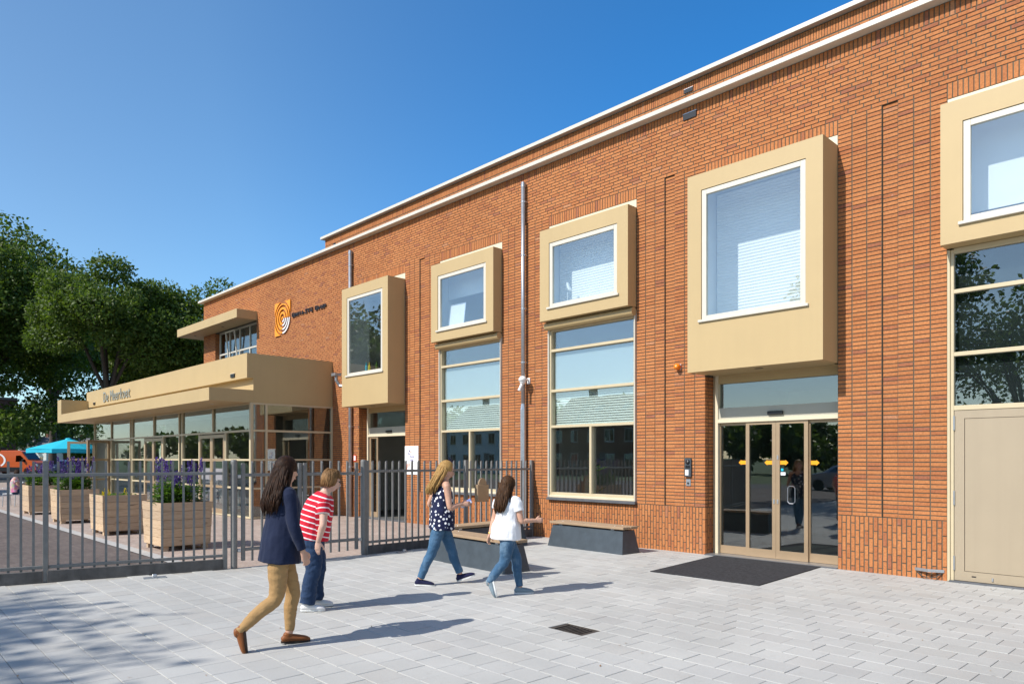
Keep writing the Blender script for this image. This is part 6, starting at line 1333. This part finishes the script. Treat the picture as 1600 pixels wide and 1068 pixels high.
# woman in polka-dot top
def dr3(t): return Vector((-.03 * t, 0, 0))
r_, j, T, F, Lf = person('woman with long blond hair in navy polka-dot sleeveless top and blue jeans', 691, 912, dict(
    hip=(-.005, 0, .86), waist=(.0, 0, 1.02), chest=(.01, 0, 1.20), neck=(.03, .01, 1.365), head=(.055, .015, 1.487),
    shR=(.055, -.145, 1.30), elR=(.10, -.20, 1.015), wrR=(.255, -.10, 1.055), shL=(-.05, .15, 1.30), elL=(-.17, .20, 1.04), wrL=(.06, .20, 1.0),
    hpR=(-.01, -.08, .83), knR=(-.135, -.09, .43), anR=(-.285, -.10, .095), hpL=(.0, .08, .83), knL=(.12, .08, .45), anL=(.235, .07, .125)),
    dict(yaw=18, head_yaw=14, head_pitch=-10, handR=((.95, .2, .05), (-.1, .8, -.2), (0, .3, 1), .8), handL=((1, -.2, 0), (0, -.8, 0), (0, 0, 1), .6), hair='hair_blond', group=GP,
         legs=dict(mat='jeans_mid', r=[(.096, .090), (.088, .086), (.067, .067), (.062, .060), (.051, .050), (.051, .050)], hem=.03, fold=.008, seed=7), top=dict(mat='polka_top', r=[(.212, .172), (.195, .152), (.178, .135), (.165, .128), (.115, .080), (.068, .062)], hem=-.85, sleeve='none', fold=.012, fsc=12),
         shoeR=dict(dir=(.98, -.1, -.04), off=(0, 0, -.01)), shoeL=dict(dir=(.93, -.05, .33), up=(-.33, 0, .93)), shoe_mat='canvas_navy', sole_mat='sole_white', hairdo=('long', .22, .165, .112, .022, dr3), seed=8))
bt = thing('folder', 'small blue and white folder in the hands of the polka-dot woman', 'folder', r_.matrix_basis @ (j['wrR'] + Vector((.05, .055, .005))), r_.rotation_euler.z); B(-.075, .085, -.01, .01, -.03, .03, bev=.003).build('cover', 'paper_blue', bt, None, (0, R(-28), 0)); B(-.07, .08, -.0115, -.0102, -.024, .0).build('page', 'white_sign', bt, None, (0, R(-28), 0))
# woman in white t-shirt
r_, j, T, F, Lf = person('woman with long brown hair in white t-shirt and faded jeans, arm stretched forward', 792, 929, dict(
    hip=(-.01, 0, .78), waist=(-.005, .0, .91), chest=(.005, .01, 1.06), neck=(.01, .025, 1.205), head=(.02, .035, 1.315),
    shR=(.115, -.075, 1.135), elR=(.175, -.10, .905), wrR=(.345, -.03, .905), shL=(-.10, .095, 1.135), elL=(-.155, .11, .93), wrL=(-.205, .06, .73),
    hpR=(.03, -.075, .75), knR=(-.03, -.10, .42), anR=(-.225, -.14, .165), hpL=(-.03, .075, .75), knL=(.115, .08, .42), anL=(.155, .09, .085)),
    dict(yaw=40, head_yaw=48, hs=.93, hand_s=.9, arm=.92, wide=.95, handR=((1, .25, .03), (0, .8, -.3), (0, .1, 1), 1.0), handL=((-.25, -.15, -.95), (.5, -.3, 0), (.6, .6, 0), .45), hair='hair_brown', group=GP,
         legs=dict(mat='jeans_light', r=[(.098, .092), (.090, .088), (.066, .066), (.060, .060), (.046, .046), (.045, .045)], hem=.03, fold=.007, seed=9), top=dict(mat='white_tee', r=[(.204, .186), (.188, .165), (.155, .120), (.154, .118), (.128, .086), (.075, .068)], hem=-.75, sleeve='short', slen=.5, fold=.007, fsc=13),
         shoeR=dict(dir=(.22, -.05, -.97), up=(-.97, 0, -.22), off=(-.004, 0, -.002)), shoeL=dict(dir=(.97, .2, -.02), off=(0, 0, -.004)), shoe_mat='canvas_grey', sole_mat='sole_white', shoe_L=.235, hairdo=('long', .23, .145, .095, .012), seed=10))
m = MB(); n = 14; w_ = j['wrL'] + Vector((.006, .004, .022)); m.tube([w_ + Vector((.029 * math.cos(6.283 * k / n), .027 * math.sin(6.283 * k / n), .006 * math.cos(6.283 * k / n))) for k in range(n + 1)], .0065, 6); m.build('bracelet', 'gold', r_)
# seated woman on the terrace
person('seated woman in a patterned top on a white terrace chair behind the fence', 24, 791, dict(
    hip=(0, 0, .55), waist=(-.02, 0, .70), chest=(-.01, 0, .86), neck=(.02, 0, 1.03), head=(.07, 0, 1.13),
    shR=(.0, -.15, .97), elR=(.08, -.2, .74), wrR=(.30, -.12, .76), shL=(.0, .15, .97), elL=(.1, .2, .75), wrL=(.30, .1, .78),
    hpR=(.02, -.08, .53), knR=(.40, -.09, .52), anR=(.42, -.09, .10), hpL=(.02, .08, .53), knL=(.40, .09, .52), anL=(.45, .09, .10)),
    dict(yaw=10, head_pitch=-15, handR=((.9, .3, .3), (0, .8, 0), (0, .2, 1), .6), handL=((.9, -.3, .3), (0, -.8, 0), (0, 0, 1), .6), hair='hair_dark',
         legs=dict(mat='jeans_dark', r=[(.095, .09), (.085, .085), (.07, .07), (.06, .06), (.05, .05), (.05, .05)], hem=.04), top=dict(mat='floral_top', r=[(.18, .14), (.17, .135), (.165, .13), (.165, .13), (.13, .09), (.07, .06)], hem=-.3, sleeve='short', slen=.5),
         shoeR=dict(dir=(1, 0, 0)), shoeL=dict(dir=(1, 0, 0)), shoe_mat='canvas_navy', sole_mat='sole_white', hairdo=('short',), seed=12))
